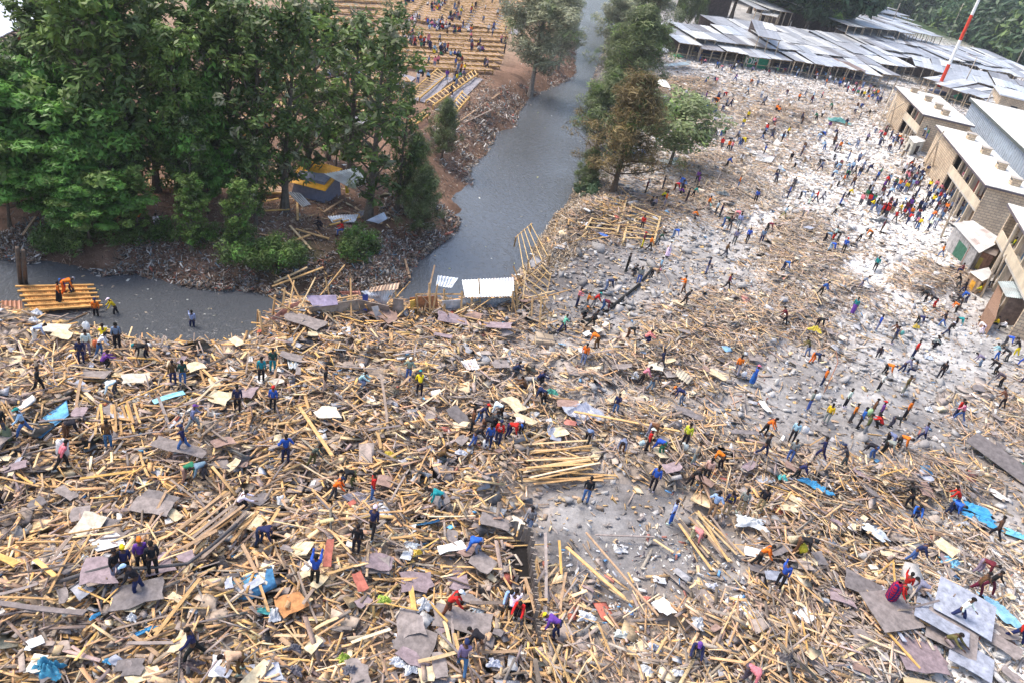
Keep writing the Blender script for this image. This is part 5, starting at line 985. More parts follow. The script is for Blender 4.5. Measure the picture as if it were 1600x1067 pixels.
# coloured cloths, tarpaulins, bags
def rag(px, py, w, d, hgt, c, lab, name='rag', cat='cloth', rz=0, folds=4, zoff=None):
    if cat in ('bag', 'cloth', 'bundle', 'sack') and py > 400: w *= .75; d *= .75; hgt *= .8
    c = tuple(v*.85+.03 for v in c); g = G(px, py); n = 22; m = MB(); V = []; s = random.uniform(0, 50); pd = float(pmap(PM, px, py))
    for j in range(n+1):
        for i in range(n+1):
            u = i/n*2-1; v = j/n*2-1; rr = 1-.55*float(vnoise(math.atan2(v, u)*2.5+s, 3, 51)); edge = max(abs(u), abs(v))
            z = hgt*max(0, (1-edge**2))*(.25+1.1*abs(float(vnoise(u*folds+s, v*folds, 52))-.5)*2)+.14*hgt*float(vnoise(u*9, v*9+s, 53))+.01; V.append((u*w/2*rr, v*d/2*rr, z))
    m.add(V, [(j*(n+1)+i, j*(n+1)+i+1, (j+1)*(n+1)+i+1, (j+1)*(n+1)+i) for j in range(n) for i in range(n)], c); o = m.build(name, M_plastic, None, True)
    o.location = (g[0], g[1], g[2]+(.38*pd if zoff is None else zoff)+.05); o.rotation_euler = (0, 0, rz); 
    if lab: tag(o, lab, cat, 'cloths and plastic lying about')
    return o
BL = (.03, .32, .62); WB = (.68, .7, .74)
for a in [(1515, 797, 2.6, 1.2, .2, BL, 'bright blue tarpaulin beside the man in red', 'tarpaulin', 'tarpaulin', -.3), (1530, 815, 2.6, .9, .2, BL, 'lower bright blue tarpaulin strip at right', 'tarpaulin', 'tarpaulin', -.2), (1590, 840, 1.8, .7, .15, (.15, .5, .65), 'blue tarpaulin strip at the right edge', 'tarpaulin', 'tarpaulin', -.3),
          (1262, 766, 1.6, .45, .3, BL, 'crumpled sky-blue plastic strip behind the lower heap', 'tarpaulin', 'tarpaulin', -.5), (1282, 776, 1., .4, .25, BL, 'second sky-blue plastic strip', 'tarpaulin', 'tarpaulin', -.6), (1295, 780, .5, .3, .15, BL, 'small sky-blue scrap right of the plastic strip', 'rag', 'cloth', 0), (1218, 755, .9, .7, .35, (.05, .42, .42), 'teal bundle beside the bending person in navy', 'bundle', 'bundle', 0),
          (1270, 524, 1.6, .6, .5, (.72, .55, .03), 'yellow sack lying on the grey rubble', 'sack', 'sack', -.3), (1430, 514, 1., .6, .45, (.6, .42, .03), 'mustard sack beside the bending person at right', 'sack', 'sack', 0), (598, 950, .9, .6, .35, (.40, .55, .06), 'lime green plastic bag in the lower centre', 'bag', 'bag', 0), (535, 1042, .8, .6, .4, (.38, .52, .05), 'lime green bundle near the bottom edge', 'bundle', 'bundle', 0), (660, 957, 1.2, 1., .4, WB, 'white plastic bag beside the short yellow plank', 'bag', 'bag', .6),
          (650, 875, .7, .5, .25, (.75, .5, .02), 'yellow cloth on the planks right of the narrow black figure', 'rag', 'cloth', .5), (608, 721, .9, .5, .2, (.6, .45, .02), 'tangled yellow rope left of the grey dropped clothes', 'rope', 'rope', 0), (430, 972, .8, 1.1, .4, WB, 'white rag beside the teal cloth', 'rag', 'cloth', .3), (415, 966, 1., .5, .2, (.05, .38, .38), 'teal cloth behind the white rag', 'rag', 'cloth', 0),
          (75, 1060, 1.4, .8, .5, (.02, .25, .42), 'bright blue crumpled heap at the bottom left', 'tarpaulin', 'tarpaulin', 0), (228, 997, 1.4, .3, .1, BL, 'blue plastic strip among stones at lower left', 'rag', 'cloth', .8), (245, 993, 1.2, .25, .1, BL, 'second blue plastic strip beside the white panel', 'rag', 'cloth', .8), (150, 975, .7, .3, .15, BL, 'blue scrap at the foot of the short dark pole', 'rag', 'cloth', 1.), (170, 1045, .5, .35, .15, BL, 'small blue scrap near the bottom left', 'rag', 'cloth', 0),
          (208, 978, .6, .5, .3, WB, 'white crumpled bag right of the short dark pole', 'bag', 'bag', 0), (134, 884, .45, .4, .2, WB, 'white bag on the purplish board', 'bag', 'bag', 0), (1020, 1018, .9, .7, .35, (.5, .58, .75), 'pale blue plastic bag at lower centre', 'bag', 'bag', 0), (1085, 985, .9, 1., .45, WB, 'white bag behind the crouching person in purple', 'bag', 'bag', 0), (1110, 922, .9, .7, .35, (.6, .62, .72), 'translucent bag on the dirt', 'bag', 'bag', 0), (970, 996, 1.1, .6, .3, (.6, .65, .62), 'pale sheet of plastic below the wood chips', 'bag', 'bag', 0),
          (915, 972, 1.2, .9, .3, (.6, .63, .68), 'clear plastic right of the man with yellow cap', 'bag', 'bag', 0), (1030, 908, .7, .5, .1, WB, 'pale card on the bare dirt', 'card', 'card', 0), (1010, 940, .6, .5, .2, (.65, .2, .15), 'pink-red plastic on the dirt', 'rag', 'cloth', 0), (985, 962, .35, .35, .1, (.15, .3, .6), 'small blue square scrap in the wood chips', 'rag', 'cloth', 0), (970, 858, .9, .6, .15, (.55, .55, .56), 'pale sheet at the edge of the dirt patch', 'card', 'card', 0),
          (1005, 1055, 1., .7, .2, (.5, .52, .55), 'grey plastic near the bottom', 'rag', 'cloth', 0), (1055, 1062, .8, .5, .2, WB, 'white scrap at the bottom edge', 'rag', 'cloth', 0), (1360, 840, 1.8, .8, .3, (.6, .66, .74), 'bluish torn plastic sheet in the right field', 'tarpaulin', 'tarpaulin', -.7), (1170, 825, 2., 1., .3, (.62, .65, .68), 'shiny crumpled plastic over white slats', 'tarpaulin', 'tarpaulin', 0), (1480, 885, 1.3, 1., .3, (.15, .45, .68), 'light blue crumpled plastic above the white debris', 'tarpaulin', 'tarpaulin', -.4), (1560, 960, 3., 1., .25, (.2, .45, .65), 'blue plastic strip over the white debris at right', 'tarpaulin', 'tarpaulin', -.9), (1480, 903, 1., .5, .25, (.05, .2, .45), 'blue bag near the two men in brown', 'bag', 'bag', 0), (1010, 745-5, .5, .5, .2, WB, None, 'bag', 'bag', 0),
          (718, 718, 1., .6, .3, (.6, .63, .72), 'grey-white dropped clothes left of the huddle', 'rag', 'cloth', 0), (686, 730, .5, .8, .4, (.7, .68, .78), 'striped plastic bag beside the brown crouching person', 'bag', 'bag', 0), (1450, 642, .9, .7, .35, WB, 'white bag on the grey dust at right', 'bag', 'bag', 0), (1290, 575+5, .8, .5, .25, WB, 'white bag near the man with a white bundle', 'bag', 'bag', 0), (1480, 725, 1., .4, .2, (.6, .22, .05), 'orange cloth strip in the right field', 'rag', 'cloth', -.4), (1555, 775, 1.6, .7, .15, (.78, .74, .74), 'white and red scrap under the long dark slab', 'card', 'card', -.8),
          (1450, 560, 1.4, .8, .25, (.5, .56, .66), 'bluish rag pile in the grey rubble', 'rag', 'cloth', 0), (1600, 730, .8, .5, .3, (.03, .13, .08), 'dark green bundle on the long slab', 'bundle', 'bundle', 0), (860, 623, 1.3, .6, .4, (.04, .32, .24), 'green sheet bag beside the navy bending person', 'bag', 'bag', 0), (990, 596, .9, .8, .5, WB, 'white bag held beside the person in pink', 'bag', 'bag', 0), (1003, 558, .8, .4, .15, (.5, .6, .75), 'pale blue scrap above the plank fan', 'rag', 'cloth', 0),
          (1222, 1045-3, 1.3, 1., .5, (.07, .06, .07), 'black crumpled bag at the bottom of the lower plank heap', 'bag', 'bag', 0), (1403, 938, 1.0, .8, .5, (.02, .16, .08), 'green dotted bundle beside the red tartan blanket', 'bundle', 'bundle', 0), (60, 485+10, 1.1, .6, .3, WB, 'white litter heap below the raft', 'rag', 'cloth', 0), (55, 507, .9, .5, .3, WB, 'second white litter heap under the raft', 'rag', 'cloth', 0), (940, 372, 1.6, .5, .15, (.04, .14, .5), 'royal blue mattress on the broken floor frame', 'mattress', 'mattress', -.25), (873, 390, 1., .7, .2, WB, 'pale cloth on the right river bank', 'rag', 'cloth', 0),
          (1060, 90, 3., 1.6, .5, (.03, .32, .2), 'green tarpaulin at the left end of the market', 'tarpaulin', 'tarpaulin', .3), (1035, 82, 3., 2., 1.2, (.7, .72, .74), 'white domed tarpaulin at the left end of the market', 'tarpaulin', 'tarpaulin', .3), (1045, 42+2, 6., 4., 1.5, (.62, .64, .68), 'pale tarpaulin shelter behind the market end', 'tarpaulin', 'tarpaulin', 0), (1310, 193, 5., 1.5, .6, (.10, .32, .30), 'teal sheet lying in the bright field', 'tarpaulin', 'tarpaulin', 0), (1030, 182, 3., 1.2, .3, (.15, .35, .5), 'blue cloth left of the white field', 'tarpaulin', 'tarpaulin', 0), (1005, 240, .8, 1.2, .6, (.05, .25, .6), 'blue sack behind the brown conifer', 'sack', 'sack', 0),
          (1375, 350, 3., 1., .5, (.07, .08, .09), 'dark net heap in the bright field', 'bundle', 'bundle', 0), (1065, 292, 1.2, .7, .5, (.15, .25, .5), 'blue bundle beneath the round tree group', 'bundle', 'bundle', 0), (1128, 310, 1.8, 1., .4, (.1, .12, .13), 'dark grey net near the person in orange', 'bundle', 'bundle', 0), (1315, 330-10, 1., .8, .3, (.68, .7, .7), 'white cloth in the thin sticks', 'rag', 'cloth', 0), (512, 877, .0+.4, .3, .2, (.05, .4, .35), 'tiny teal scrap right of the man in blue', 'rag', 'cloth', 0), (1500, 790-5+0, .0+.5, .4, .2, WB, 'white scrap left of the blue tarpaulin', 'rag', 'cloth', 0),
          (620, 1045, 1.2, .7, .3, (.6, .63, .7), 'pale plastic heap at the bottom centre', 'bag', 'bag', 0), (640, 1058, .9, .6, .3, WB, 'white plastic heap at the bottom centre', 'bag', 'bag', .4), (770, 1048, .9, .6, .3, (.55, .58, .7), 'lilac-white plastic near the bottom right of the walkers', 'bag', 'bag', 0), (745, 965, .9, .7, .1, (.36, .42, .47), 'bluish square cloth on the wide deck board', 'rag', 'cloth', .3), (640, 863, 1.2, .5, .2, (.6, .64, .68), 'pale plastic left of the yellow cloth', 'bag', 'bag', 0), (200+820, 735+10, .5, .5, .25, WB, None, 'bag', 'bag', 0), (545, 1060, .9, .6, .4, (.13, .13, .17), 'dark bag at the bottom edge', 'bag', 'bag', 0), (460, 1060, 1., .6, .35, (.12, .11, .14), 'blackish bag near the bottom left centre', 'bag', 'bag', 0), (460, 1025, .9, .5, .3, (.1, .1, .14), 'dark blue-black rag left of the lime bundle', 'rag', 'cloth', 0),
          (293, 1050, 1.6, .7, .3, (.05, .025, .03), 'blackish burnt patch below the man in navy sweater', 'rag', 'cloth', 0)]:
    rag(*a[:6], a[6], a[7], a[8], a[9]) if a[6] else None
# near ledge in the lower right corner
m = MB(); g = P(1530, 1075, 24.6); R_ = rotm(np.array([math.radians(-8)]), np.zeros(1), np.zeros(1))[0]
nn = 20; V = []
for i in range(nn+1):
    for j in range(5):
        u = i/nn; a = j/4*math.pi; V.append(g+R_@np.array([(u-.5)*.34, -.03-.03*math.cos(a)*(1-abs(u-.5)), -.02+.02*math.sin(a)*math.sin(u*math.pi)**.5-.3*(j in (0, 4))]))
m.add(V, [(i*5+j, (i+1)*5+j, (i+1)*5+j+1, i*5+j+1) for i in range(nn) for j in range(4)], (.42, .34, .22)); tag(m.build('stone_ledge', M_stone, None, True), 'sandy rounded ledge edge close to the viewer at the bottom right corner', 'ledge')
# ---------------------------------------------------------------- people
def skin_obj(verts, edges, rad, sub=1, root=0):
    me = bpy.data.meshes.new('sk'); me.from_pydata(verts, edges, []); o = bpy.data.objects.new('sk', me); col.objects.link(o)
    md = o.modifiers.new('s', 'SKIN'); md.use_smooth_shade = True
    for i, r in enumerate(rad): me.skin_vertices[0].data[i].radius = (r, r) if not hasattr(r, '__len__') else r; me.skin_vertices[0].data[i].use_root = (i == root)
    if sub: s = o.modifiers.new('u', 'SUBSURF'); s.levels = sub; s.render_levels = sub
    dg = bpy.context.evaluated_depsgraph_get(); dg.update(); ev = o.evaluated_get(dg); out = bpy.data.meshes.new_from_object(ev)
    V = np.array([v.co[:] for v in out.vertices]); F = [tuple(p.vertices) for p in out.polygons]
    bpy.data.objects.remove(o); bpy.data.meshes.remove(me); bpy.data.meshes.remove(out); return V, F
def dn(a, ab=0.): a = math.radians(a); b = math.radians(ab); return np.array([math.sin(b)*math.cos(a), math.sin(a), -math.cos(a)*math.cos(b)])
def up(a): a = math.radians(a); return np.array([0, math.sin(a), math.cos(a)])
POSES = {  # torso, head, (thighL, shinL), (thighR, shinR), (upperL, foreL, abL), (upperR, foreR, abR)
    'stand': (3, 0, (4, -3), (-3, -5), (2, 14, 10), (-4, 12, 10)), 'walk': (7, 5, (26, 8), (-16, -38), (-22, 0, 8), (20, 42, 8)), 'stride': (14, 10, (34, 14), (-22, -30), (30, 55, 10), (-15, 10, 10)),
    'hips': (2, 0, (6, 2), (-6, -6), (-18, 75, 38), (-18, 75, 38)), 'headup': (2, -5, (5, -3), (-4, -6), (70, 165, 12), (0, 12, 10)), 'armsup': (0, -8, (8, 0), (-8, -6), (95, 150, 14), (100, 155, 14)),
    'lean': (34, 28, (14, -6), (-12, -22), (18, 34, 10), (30, 44, 12)), 'bend': (78, 70, (22, -12), (2, -14), (4, 14, 12), (10, 22, 8)), 'deep': (102, 112, (26, -14), (10, -18), (14, 20, 12), (4, 10, 10)),
    'squat': (34, 24, (98, -32), (82, -38), (48, 74, 14), (56, 80, 10)), 'sit': (14, 10, (84, 4), (80, -6), (28, 62, 10), (30, 70, 10)), 'carry': (8, 6, (14, 0), (-12, -24), (32, 92, 14), (36, 96, 12)),
    'fold': (3, 14, (5, -3), (-3, -5), (22, 98, 6), (24, 94, 6)), 'drag': (28, 12, (24, 6), (-20, -34), (-38, -24, 8), (-30, -14, 10)), 'crawl': (84, 60, (70, -50), (52, -64), (4, 6, 12), (12, 16, 10))}
def build_pose(key):
    tp, hd, lL, lR, aL, aR = POSES[key]; pel = np.zeros(3); td = up(tp); ch = pel+td*.30; nk = pel+td*.50+np.array([0, .0, 0]); hdv = up(hd); hb = nk+hdv*.08; hm = nk+hdv*.17; ht = nk+hdv*.255
    J = [pel, pel+td*.14, ch, pel+td*.43, nk, hb, hm, ht]; R_ = [(.125, .10), (.115, .09), (.145, .105), (.12, .085), .052, .066, (.082, .094), .062]; E = [(0, 1), (1, 2), (2, 3), (3, 4), (4, 5), (5, 6), (6, 7)]
    parts = {'legs': [], 'arms': []}; feet = []
    for s, (th, sh) in ((-1, lL), (1, lR)):
        hip = pel+np.array([s*.095, 0, -.04]); kn = hip+dn(th, s*3)*.42; an = kn+dn(sh, 0)*.42; an_f = an+np.array([0, .03, -.01]); toe = an+np.array([s*.02, .15, -.035])
        parts['legs'].append((hip, kn, an)); feet.append((an, toe)); i = len(J); J += [hip, hip+(kn-hip)*.5, kn, kn+(an-kn)*.4, an, toe]; R_ += [.088, .078, .058, .056, .038, .034]; E += [(0, i), (i, i+1), (i+1, i+2), (i+2, i+3), (i+3, i+4), (i+4, i+5)]
    hands = []
    for s, (ua, fa, ab) in ((-1, aL), (1, aR)):
        shd = pel+td*.44+np.array([s*.165, 0, 0]); el = shd+dn(ua, s*ab)*.29; wr = el+dn(fa, -s*ab*.25)*.25; pm = wr+dn(fa+8, -s*ab*.2)*.075
        parts['arms'].append((shd, el, wr)); i = len(J); J += [shd, shd+(el-shd)*.5, el, wr, pm]; R_ += [.058, .047, .037, .025, (.034, .018)]; E += [(3, i), (i, i+1), (i+1, i+2), (i+2, i+3), (i+3, i+4)]
        hands.append((wr, pm, s))
    zmin = min(min(a[2]-.075, t[2]-.035) for a, t in feet)
    if key == 'sit': pass
    V, F = skin_obj([tuple(j) for j in J], E, R_, 1); Vl, Fl = skin_obj([tuple(j) for j in J], E, R_, 0)
    vs = [V]; fs = list(F); n = len(V)
    def addm(pts, faces):
        nonlocal n; vs.append(np.array(pts)); fs.extend(tuple(k+n for k in f) for f in faces); n += len(pts)
    for wr, pm, s in hands:              # five separate, slightly curled fingers of unequal length
        d = (pm-wr)/np.linalg.norm(pm-wr); sd = np.array([0., 1, 0])*.0+np.cross(d, [1., 0, 0]); sd /= np.linalg.norm(sd)+1e-9; nn = np.cross(d, sd)
        for k, Lf in enumerate((.052, .066, .07, .065)):
            b = pm+sd*(k-1.5)*.0155; m1 = b+d*Lf*.55+nn*.004*s; m2 = m1+d*Lf*.45-nn*s*.016
            q = []
            for c, r_ in ((b, .0082), (m1, .0078), (m2, .0055)):
                for aa in range(4): q.append(c+r_*(math.cos(aa*1.571+.78)*sd+math.sin(aa*1.571+.78)*nn))
            addm(q, [(i*4+a, i*4+(a+1) % 4, i*4+4+(a+1) % 4, i*4+4+a) for i in range(2) for a in range(4)]+[(8, 9, 10, 11)])
        b = wr+(pm-wr)*.45-sd*.026; m1 = b+(d*.6-sd*.8)*.035; m2 = m1+(d*.95-sd*.2)*.03; q = []
        for c, r_ in ((b, .011), (m1, .0095), (m2, .006)):
            for aa in range(4): q.append(c+r_*(math.cos(aa*1.571)*nn+math.sin(aa*1.571)*sd))
        addm(q, [(i*4+a, i*4+(a+1) % 4, i*4+4+(a+1) % 4, i*4+4+a) for i in range(2) for a in range(4)]+[(8, 9, 10, 11)])
    # face: nose, ears, brow, lips ; in the head frame
    hz = hdv; hy = np.array([0, math.cos(math.radians(hd)), -math.sin(math.radians(hd))]); hx = np.array([1., 0, 0]); H = lambda x, y, z: hm+hx*x+hy*y+hz*z
    addm([H(-.012, .088, -.02), H(.012, .088, -.02), H(0, .112, -.018), H(0, .09, .022)], [(0, 1, 2), (1, 3, 2), (3, 0, 2)])
    addm([H(-.024, .086, -.042), H(.024, .086, -.042), H(.018, .095, -.048), H(-.018, .095, -.048), H(0, .086, -.056)], [(0, 1, 2, 3), (3, 2, 4)])
    for s in (-1, 1): addm([H(s*.078, -.008, -.02), H(s*.094, -.016, .0), H(s*.092, -.01, .026), H(s*.078, .006, .02)], [(0, 1, 2, 3), (3, 2, 1, 0)])
    body = (np.concatenate(vs), fs)
    # clothes: wider surfaces following the same bones
    tj = [pel-td*.04, pel+td*.12, ch, pel+td*.42, pel+td*.475]; te = [(0, 1), (1, 2), (2, 3), (3, 4)]; tr = [(.15, .122), (.142, .112), (.168, .125), (.13, .10), .07]
    for (a, b, c) in parts['arms']:
        i = len(tj); tj += [a, a+(b-a)*.5, b, c-(c-b)*.08]; te += [(3, i), (i, i+1), (i+1, i+2), (i+2, i+3)]; tr += [.075, .066, .054, .042]
    shirt = skin_obj([tuple(j) for j in tj], te, tr, 1); shirtl = skin_obj([tuple(j) for j in tj], te, tr, 0)
    lj = [pel+td*.02, pel-td*.03]; le = [(0, 1)]; lr = [(.135, .11), (.14, .115)]
    for (a, b, c) in parts['legs']:
        i = len(lj); lj += [a, a+(b-a)*.5, b, b+(c-b)*.5, c]; le += [(1, i), (i, i+1), (i+1, i+2), (i+2, i+3), (i+3, i+4)]; lr += [.1, .095, .073, .067, .058]
    tro = skin_obj([tuple(j) for j in lj], le, lr, 1, 1); trol = skin_obj([tuple(j) for j in lj], le, lr, 0, 1)
    # long coat / skirt : tapered drape from waist to shins around both legs
    cl = (parts['legs'][0][0]+parts['legs'][1][0])/2; kk = (parts['legs'][0][1]+parts['legs'][1][1])/2; aa = (parts['legs'][0][2]+parts['legs'][1][2])/2; sk = []; nr = 12
    for c, rx, ry in ((pel+td*.08, .16, .125), (cl, .185, .16), (kk, .18, .2), (kk+(aa-kk)*.75, .185, .21)):
        for k in range(nr): q = k/nr*2*math.pi; w_ = 1+.06*math.sin(q*5); sk.append(c+np.array([math.cos(q)*rx*w_, math.sin(q)*ry*w_, 0]))
    skirt = (np.array(sk), [(i*nr+k, i*nr+(k+1) % nr, (i+1)*nr+(k+1) % nr, (i+1)*nr+k) for i in range(3) for k in range(nr)])
    # hair, cap, hood
    def shell(r0, lo, back, brim=0, zoff=0.):
        q = []; m_ = 10; rings = 5
        for i in range(rings+1):
            el = lo+(math.pi/2-lo)*i/rings
            for k in range(m_):
                az = k/m_*2*math.pi; y = math.sin(az); dip = (-back if y < 0 else 0)*(1-i/rings)*abs(y); e2 = el+dip; q.append(H(math.cos(e2)*math.cos(az)*r0*.9, math.cos(e2)*y*r0*1.05, math.sin(e2)*r0+zoff))
        f = [(i*m_+k, i*m_+(k+1) % m_, (i+1)*m_+(k+1) % m_, (i+1)*m_+k) for i in range(rings) for k in range(m_)]
        if brim:
            b = len(q); q += [H(-.075, .06, .045), H(.075, .06, .045), H(.055, .18, .025), H(-.055, .18, .025), H(-.075, .06, .055), H(.075, .06, .055), H(.055, .18, .035), H(-.055, .18, .035)]; f += [tuple(k+b for k in g) for g in BOXF]
        return np.array(q), f
    hair = shell(.108, .28, 1.0, 0, .012); cap = shell(.116, .3, .35, 1, .012); hood = shell(.125, -.15, 1.1, 0, .0)
    shoes = []; sf = []; 
    for a, t in feet:
        d = t-a; d = np.array([d[0], d[1], 0]); d /= np.linalg.norm(d); x = np.cross(d, [0, 0, 1]); z0 = a[2]-.075; zz = [z0, z0+.09]
        b = len(shoes)
        for z in zz:
            kx = 1 if z == z0 else .75
            for (u, v) in ((-.07, -.042), (.08, -.05), (.18, -.03), (.18, .03), (.08, .05), (-.07, .042)): shoes.append([a[0]+d[0]*u*kx+x[0]*v*kx, a[1]+d[1]*u*kx+x[1]*v*kx, z])
        sf += [tuple(b+k for k in (5, 4, 3, 2, 1, 0)), tuple(b+6+k for k in range(6))]+[(b+k, b+(k+1) % 6, b+6+(k+1) % 6, b+6+k) for k in range(6)]
    sh = (np.array(shoes), sf); D = {}
    for nme, (V, F) in dict(body=body, shirt=shirt, trousers=tro, skirt=skirt, hair=hair, cap=cap, hood=hood, shoes=sh).items():
        me = bpy.data.meshes.new(nme); V = V.copy(); V[:, 2] -= zmin; me.from_pydata(V.tolist(), [], F); me.polygons.foreach_set('use_smooth', np.ones(len(F), bool)); me.materials.append({'body': M_skin, 'hair': M_hair, 'cap': M_hair, 'hood': M_cloth, 'shoes': M_hair}.get(nme, M_cloth)); D[nme] = me
    dark = [(Vl, Fl, 's'), (shirtl[0], shirtl[1], 't'), (trol[0], trol[1], 'l'), (hair[0], hair[1], 'h')]
    D['low'] = [(V-np.array([0, 0, zmin]), F, k) for V, F, k in dark]; D['hand'] = [h[1]-np.array([0, 0, zmin]) for h in hands]; D['back'] = (pel+td*.3-np.array([0, 0, zmin]), tp); return D
POSE = {k: build_pose(k) for k in POSES}
CC = {'black': (.018, .018, .022), 'navy': (.02, .028, .085), 'blue': (.03, .10, .42), 'light blue': (.32, .48, .66), 'red': (.52, .025, .02), 'orange': (.72, .17, .02), 'yellow': (.70, .52, .02), 'white': (.74, .74, .76), 'grey': (.24, .24, .26), 'dark grey': (.075, .075, .085),
      'brown': (.13, .065, .035), 'maroon': (.13, .02, .035), 'purple': (.14, .05, .26), 'pink': (.68, .22, .26), 'green': (.03, .17, .08), 'dark green': (.02, .075, .055), 'teal': (.02, .24, .26), 'olive': (.12, .12, .04), 'beige': (.48, .38, .27), 'khaki': (.30, .22, .14),
      'lime': (.50, .62, .05), 'blue denim': (.06, .13, .32), 'tan': (.38, .28, .17), 'mint': (.22, .55, .38), 'blue-grey': (.17, .21, .32), 'purple-grey': (.20, .17, .27)}
K2 = {'bk': 'black', 'nv': 'navy', 'bl': 'blue', 'lb': 'light blue', 'rd': 'red', 'or': 'orange', 'ye': 'yellow', 'wh': 'white', 'gy': 'grey', 'dg': 'dark grey', 'br': 'brown', 'mr': 'maroon', 'pu': 'purple', 'pk': 'pink', 'gn': 'green', 'dn': 'dark green', 'te': 'teal', 'ol': 'olive', 'be': 'beige', 'kh': 'khaki', 'li': 'lime',
      'je': 'blue denim', 'tn': 'tan', 'mt': 'mint', 'bg': 'blue-grey', 'pg': 'purple-grey'}
PN = {'stand': 'standing', 'walk': 'walking', 'stride': 'striding', 'hips': 'hands on hips', 'headup': 'hand on head', 'armsup': 'arms raised', 'lean': 'leaning forward', 'bend': 'bending over', 'deep': 'bent double', 'squat': 'crouching', 'sit': 'sitting', 'carry': 'holding something', 'fold': 'arms folded', 'drag': 'dragging', 'crawl': 'stooping low'}
SKIN = [(.075, .035, .02), (.10, .05, .03), (.055, .027, .018), (.13, .065, .04)]
PP = []
def person(px, py, pose, face, top, leg, hat=None, h=None, loc=None, lab=None, dz=None, group='people searching the debris', skirt=False):
    g = G(px, py) if loc is None else np.array(loc, float)
    if loc is None:
        pd = float(pmap(PM, px, py)); g[2] += .12+.22*pd if dz is None else dz
        if g[2] < ZW: g[2] = ZW-.35
    if pose == 'sit' and loc is None: g[2] -= .05
    az = math.atan2(g[0], g[1]); base = {'A': 0, 'T': math.pi, 'R': -math.pi/2, 'L': math.pi/2, 'AR': -.8, 'AL': .8, 'TR': -2.3, 'TL': 2.3}[face]; rz = base-az+random.uniform(-.25, .25)
    sc_ = (h or random.uniform(1.62, 1.8)*(1+.12*max(0, min(1, (py-560)/450))))/1.68; D = POSE[pose]
    b = bpy.data.objects.new('person', D['body']); col.objects.link(b); b.location = tuple(g); b.rotation_euler = (0, 0, rz); b.scale = (sc_*.9, sc_*.9, sc_*.89); b.color = (*random.choice(SKIN), 1)
    def ch(n, me, c):
        o = bpy.data.objects.new(n, me); col.objects.link(o); o.parent = b; o.color = (*[min(.9, v*random.uniform(.85, 1.15)) for v in c], 1); return o
    ch('shirt', D['shirt'], CC[top]); ch('skirt' if skirt else 'trousers', D['skirt'] if skirt else D['trousers'], CC[leg]); ch('shoes', D['shoes'], random.choice([(.02, .02, .02), (.1, .07, .05), (.3, .3, .3), (.5, .5, .5)]) if py > 500 else (.03, .03, .03))
    if hat == 'hood': ch('hood', D['hood'], CC[top])
    elif hat: ch('cap', D['cap'], CC[hat])
    else: ch('hair', D['hair'], (.012, .01, .01))
    if lab: tag(b, lab, 'person', group)
    else:
        t = f'@ in {top} and {leg}' + (f', {hat} cap' if hat and hat != 'hood' else ', hooded' if hat else '')+', '+PN[pose]
        later(b, 'person', t, px, py, 'person', group)
    PP.append((px, py)); return b
def rows(x0, y0, txt):
    for ln in txt.split(';'):
        f = ln.split()
        if not f: continue
        px = x0+float(f[0])/4; py = y0+float(f[1])/4; sk = f[2].endswith('!'); person(px, py, f[2].rstrip('!'), f[3], K2[f[4]], K2[f[5]], (K2.get(f[6], f[6]) if len(f) > 6 else None), skirt=sk)
rows(0, 267, "735 1135 stand A bg bk;220 1100 bend R lb wh;652 1105 squat A ye te;870 372 stand A or pu;975 365 sit T wh gy;1205 1072 headup A lb nv")
rows(400, 267, "540 412 sit L rd je;410 385 squat L bk bk")
rows(800, 267, "305 1025 stride R mt nv;485 1000 drag R bk bk;710 1065 bend R bk br;425 935 squat R dg bk or;400 860 fold R pk nv;455 880 carry R or gy;500 870 lean R rd gy te;578 760 bend R nv bg;555 882 deep R mr je;710 635 stand R bk bk;740 665 squat R bk dg;785 717 stand A gy je;860 680 bend R tn bk pk;912 650 stand R lb kh;965 550 stand! R wh wh wh;905 475 lean R dn dg;850 510 walk R or bk;808 490 stand R mr ye rd;802 387 stand A rd bk;998 432 bend R bl bg;1322 550 walk R br dg;1207 655 stand R nv bg;1332 755 walk R mr bk;1060 775 carry L or br bk;1065 860 drag R bk bk;1380 470 stand A pg dg;1460 460 walk A bl bk;1545 472 stand A bg nv;1580 395 bend R mr bk;1405 368 stand A lb gy;1378 322 bend R pk be;1347 390 lean A bk dg;1310 362 bend R dn je;1290 307 stand R nv dg;1264 287 stand R wh dg;1210 262 walk R or be;1150 322 squat L or dg;1510 217 stand A bl bk;1403 127 stand R or je;1150 122 stand R pu dg;945 237 stand R or gy;925 198 squat R ye bk;852 246 sit R bk bk;890 250 sit L gy dg;830 150 stand R mr bk;935 132 stand L bk dg;1005 145 bend R rd br;1045 165 stand R nv bk;1062 178 squat L pu bk;1065 118 bend L bl dg;1120 190 lean R te bk;1080 217 stand R bk dg;1145 95 stand A pu bk")
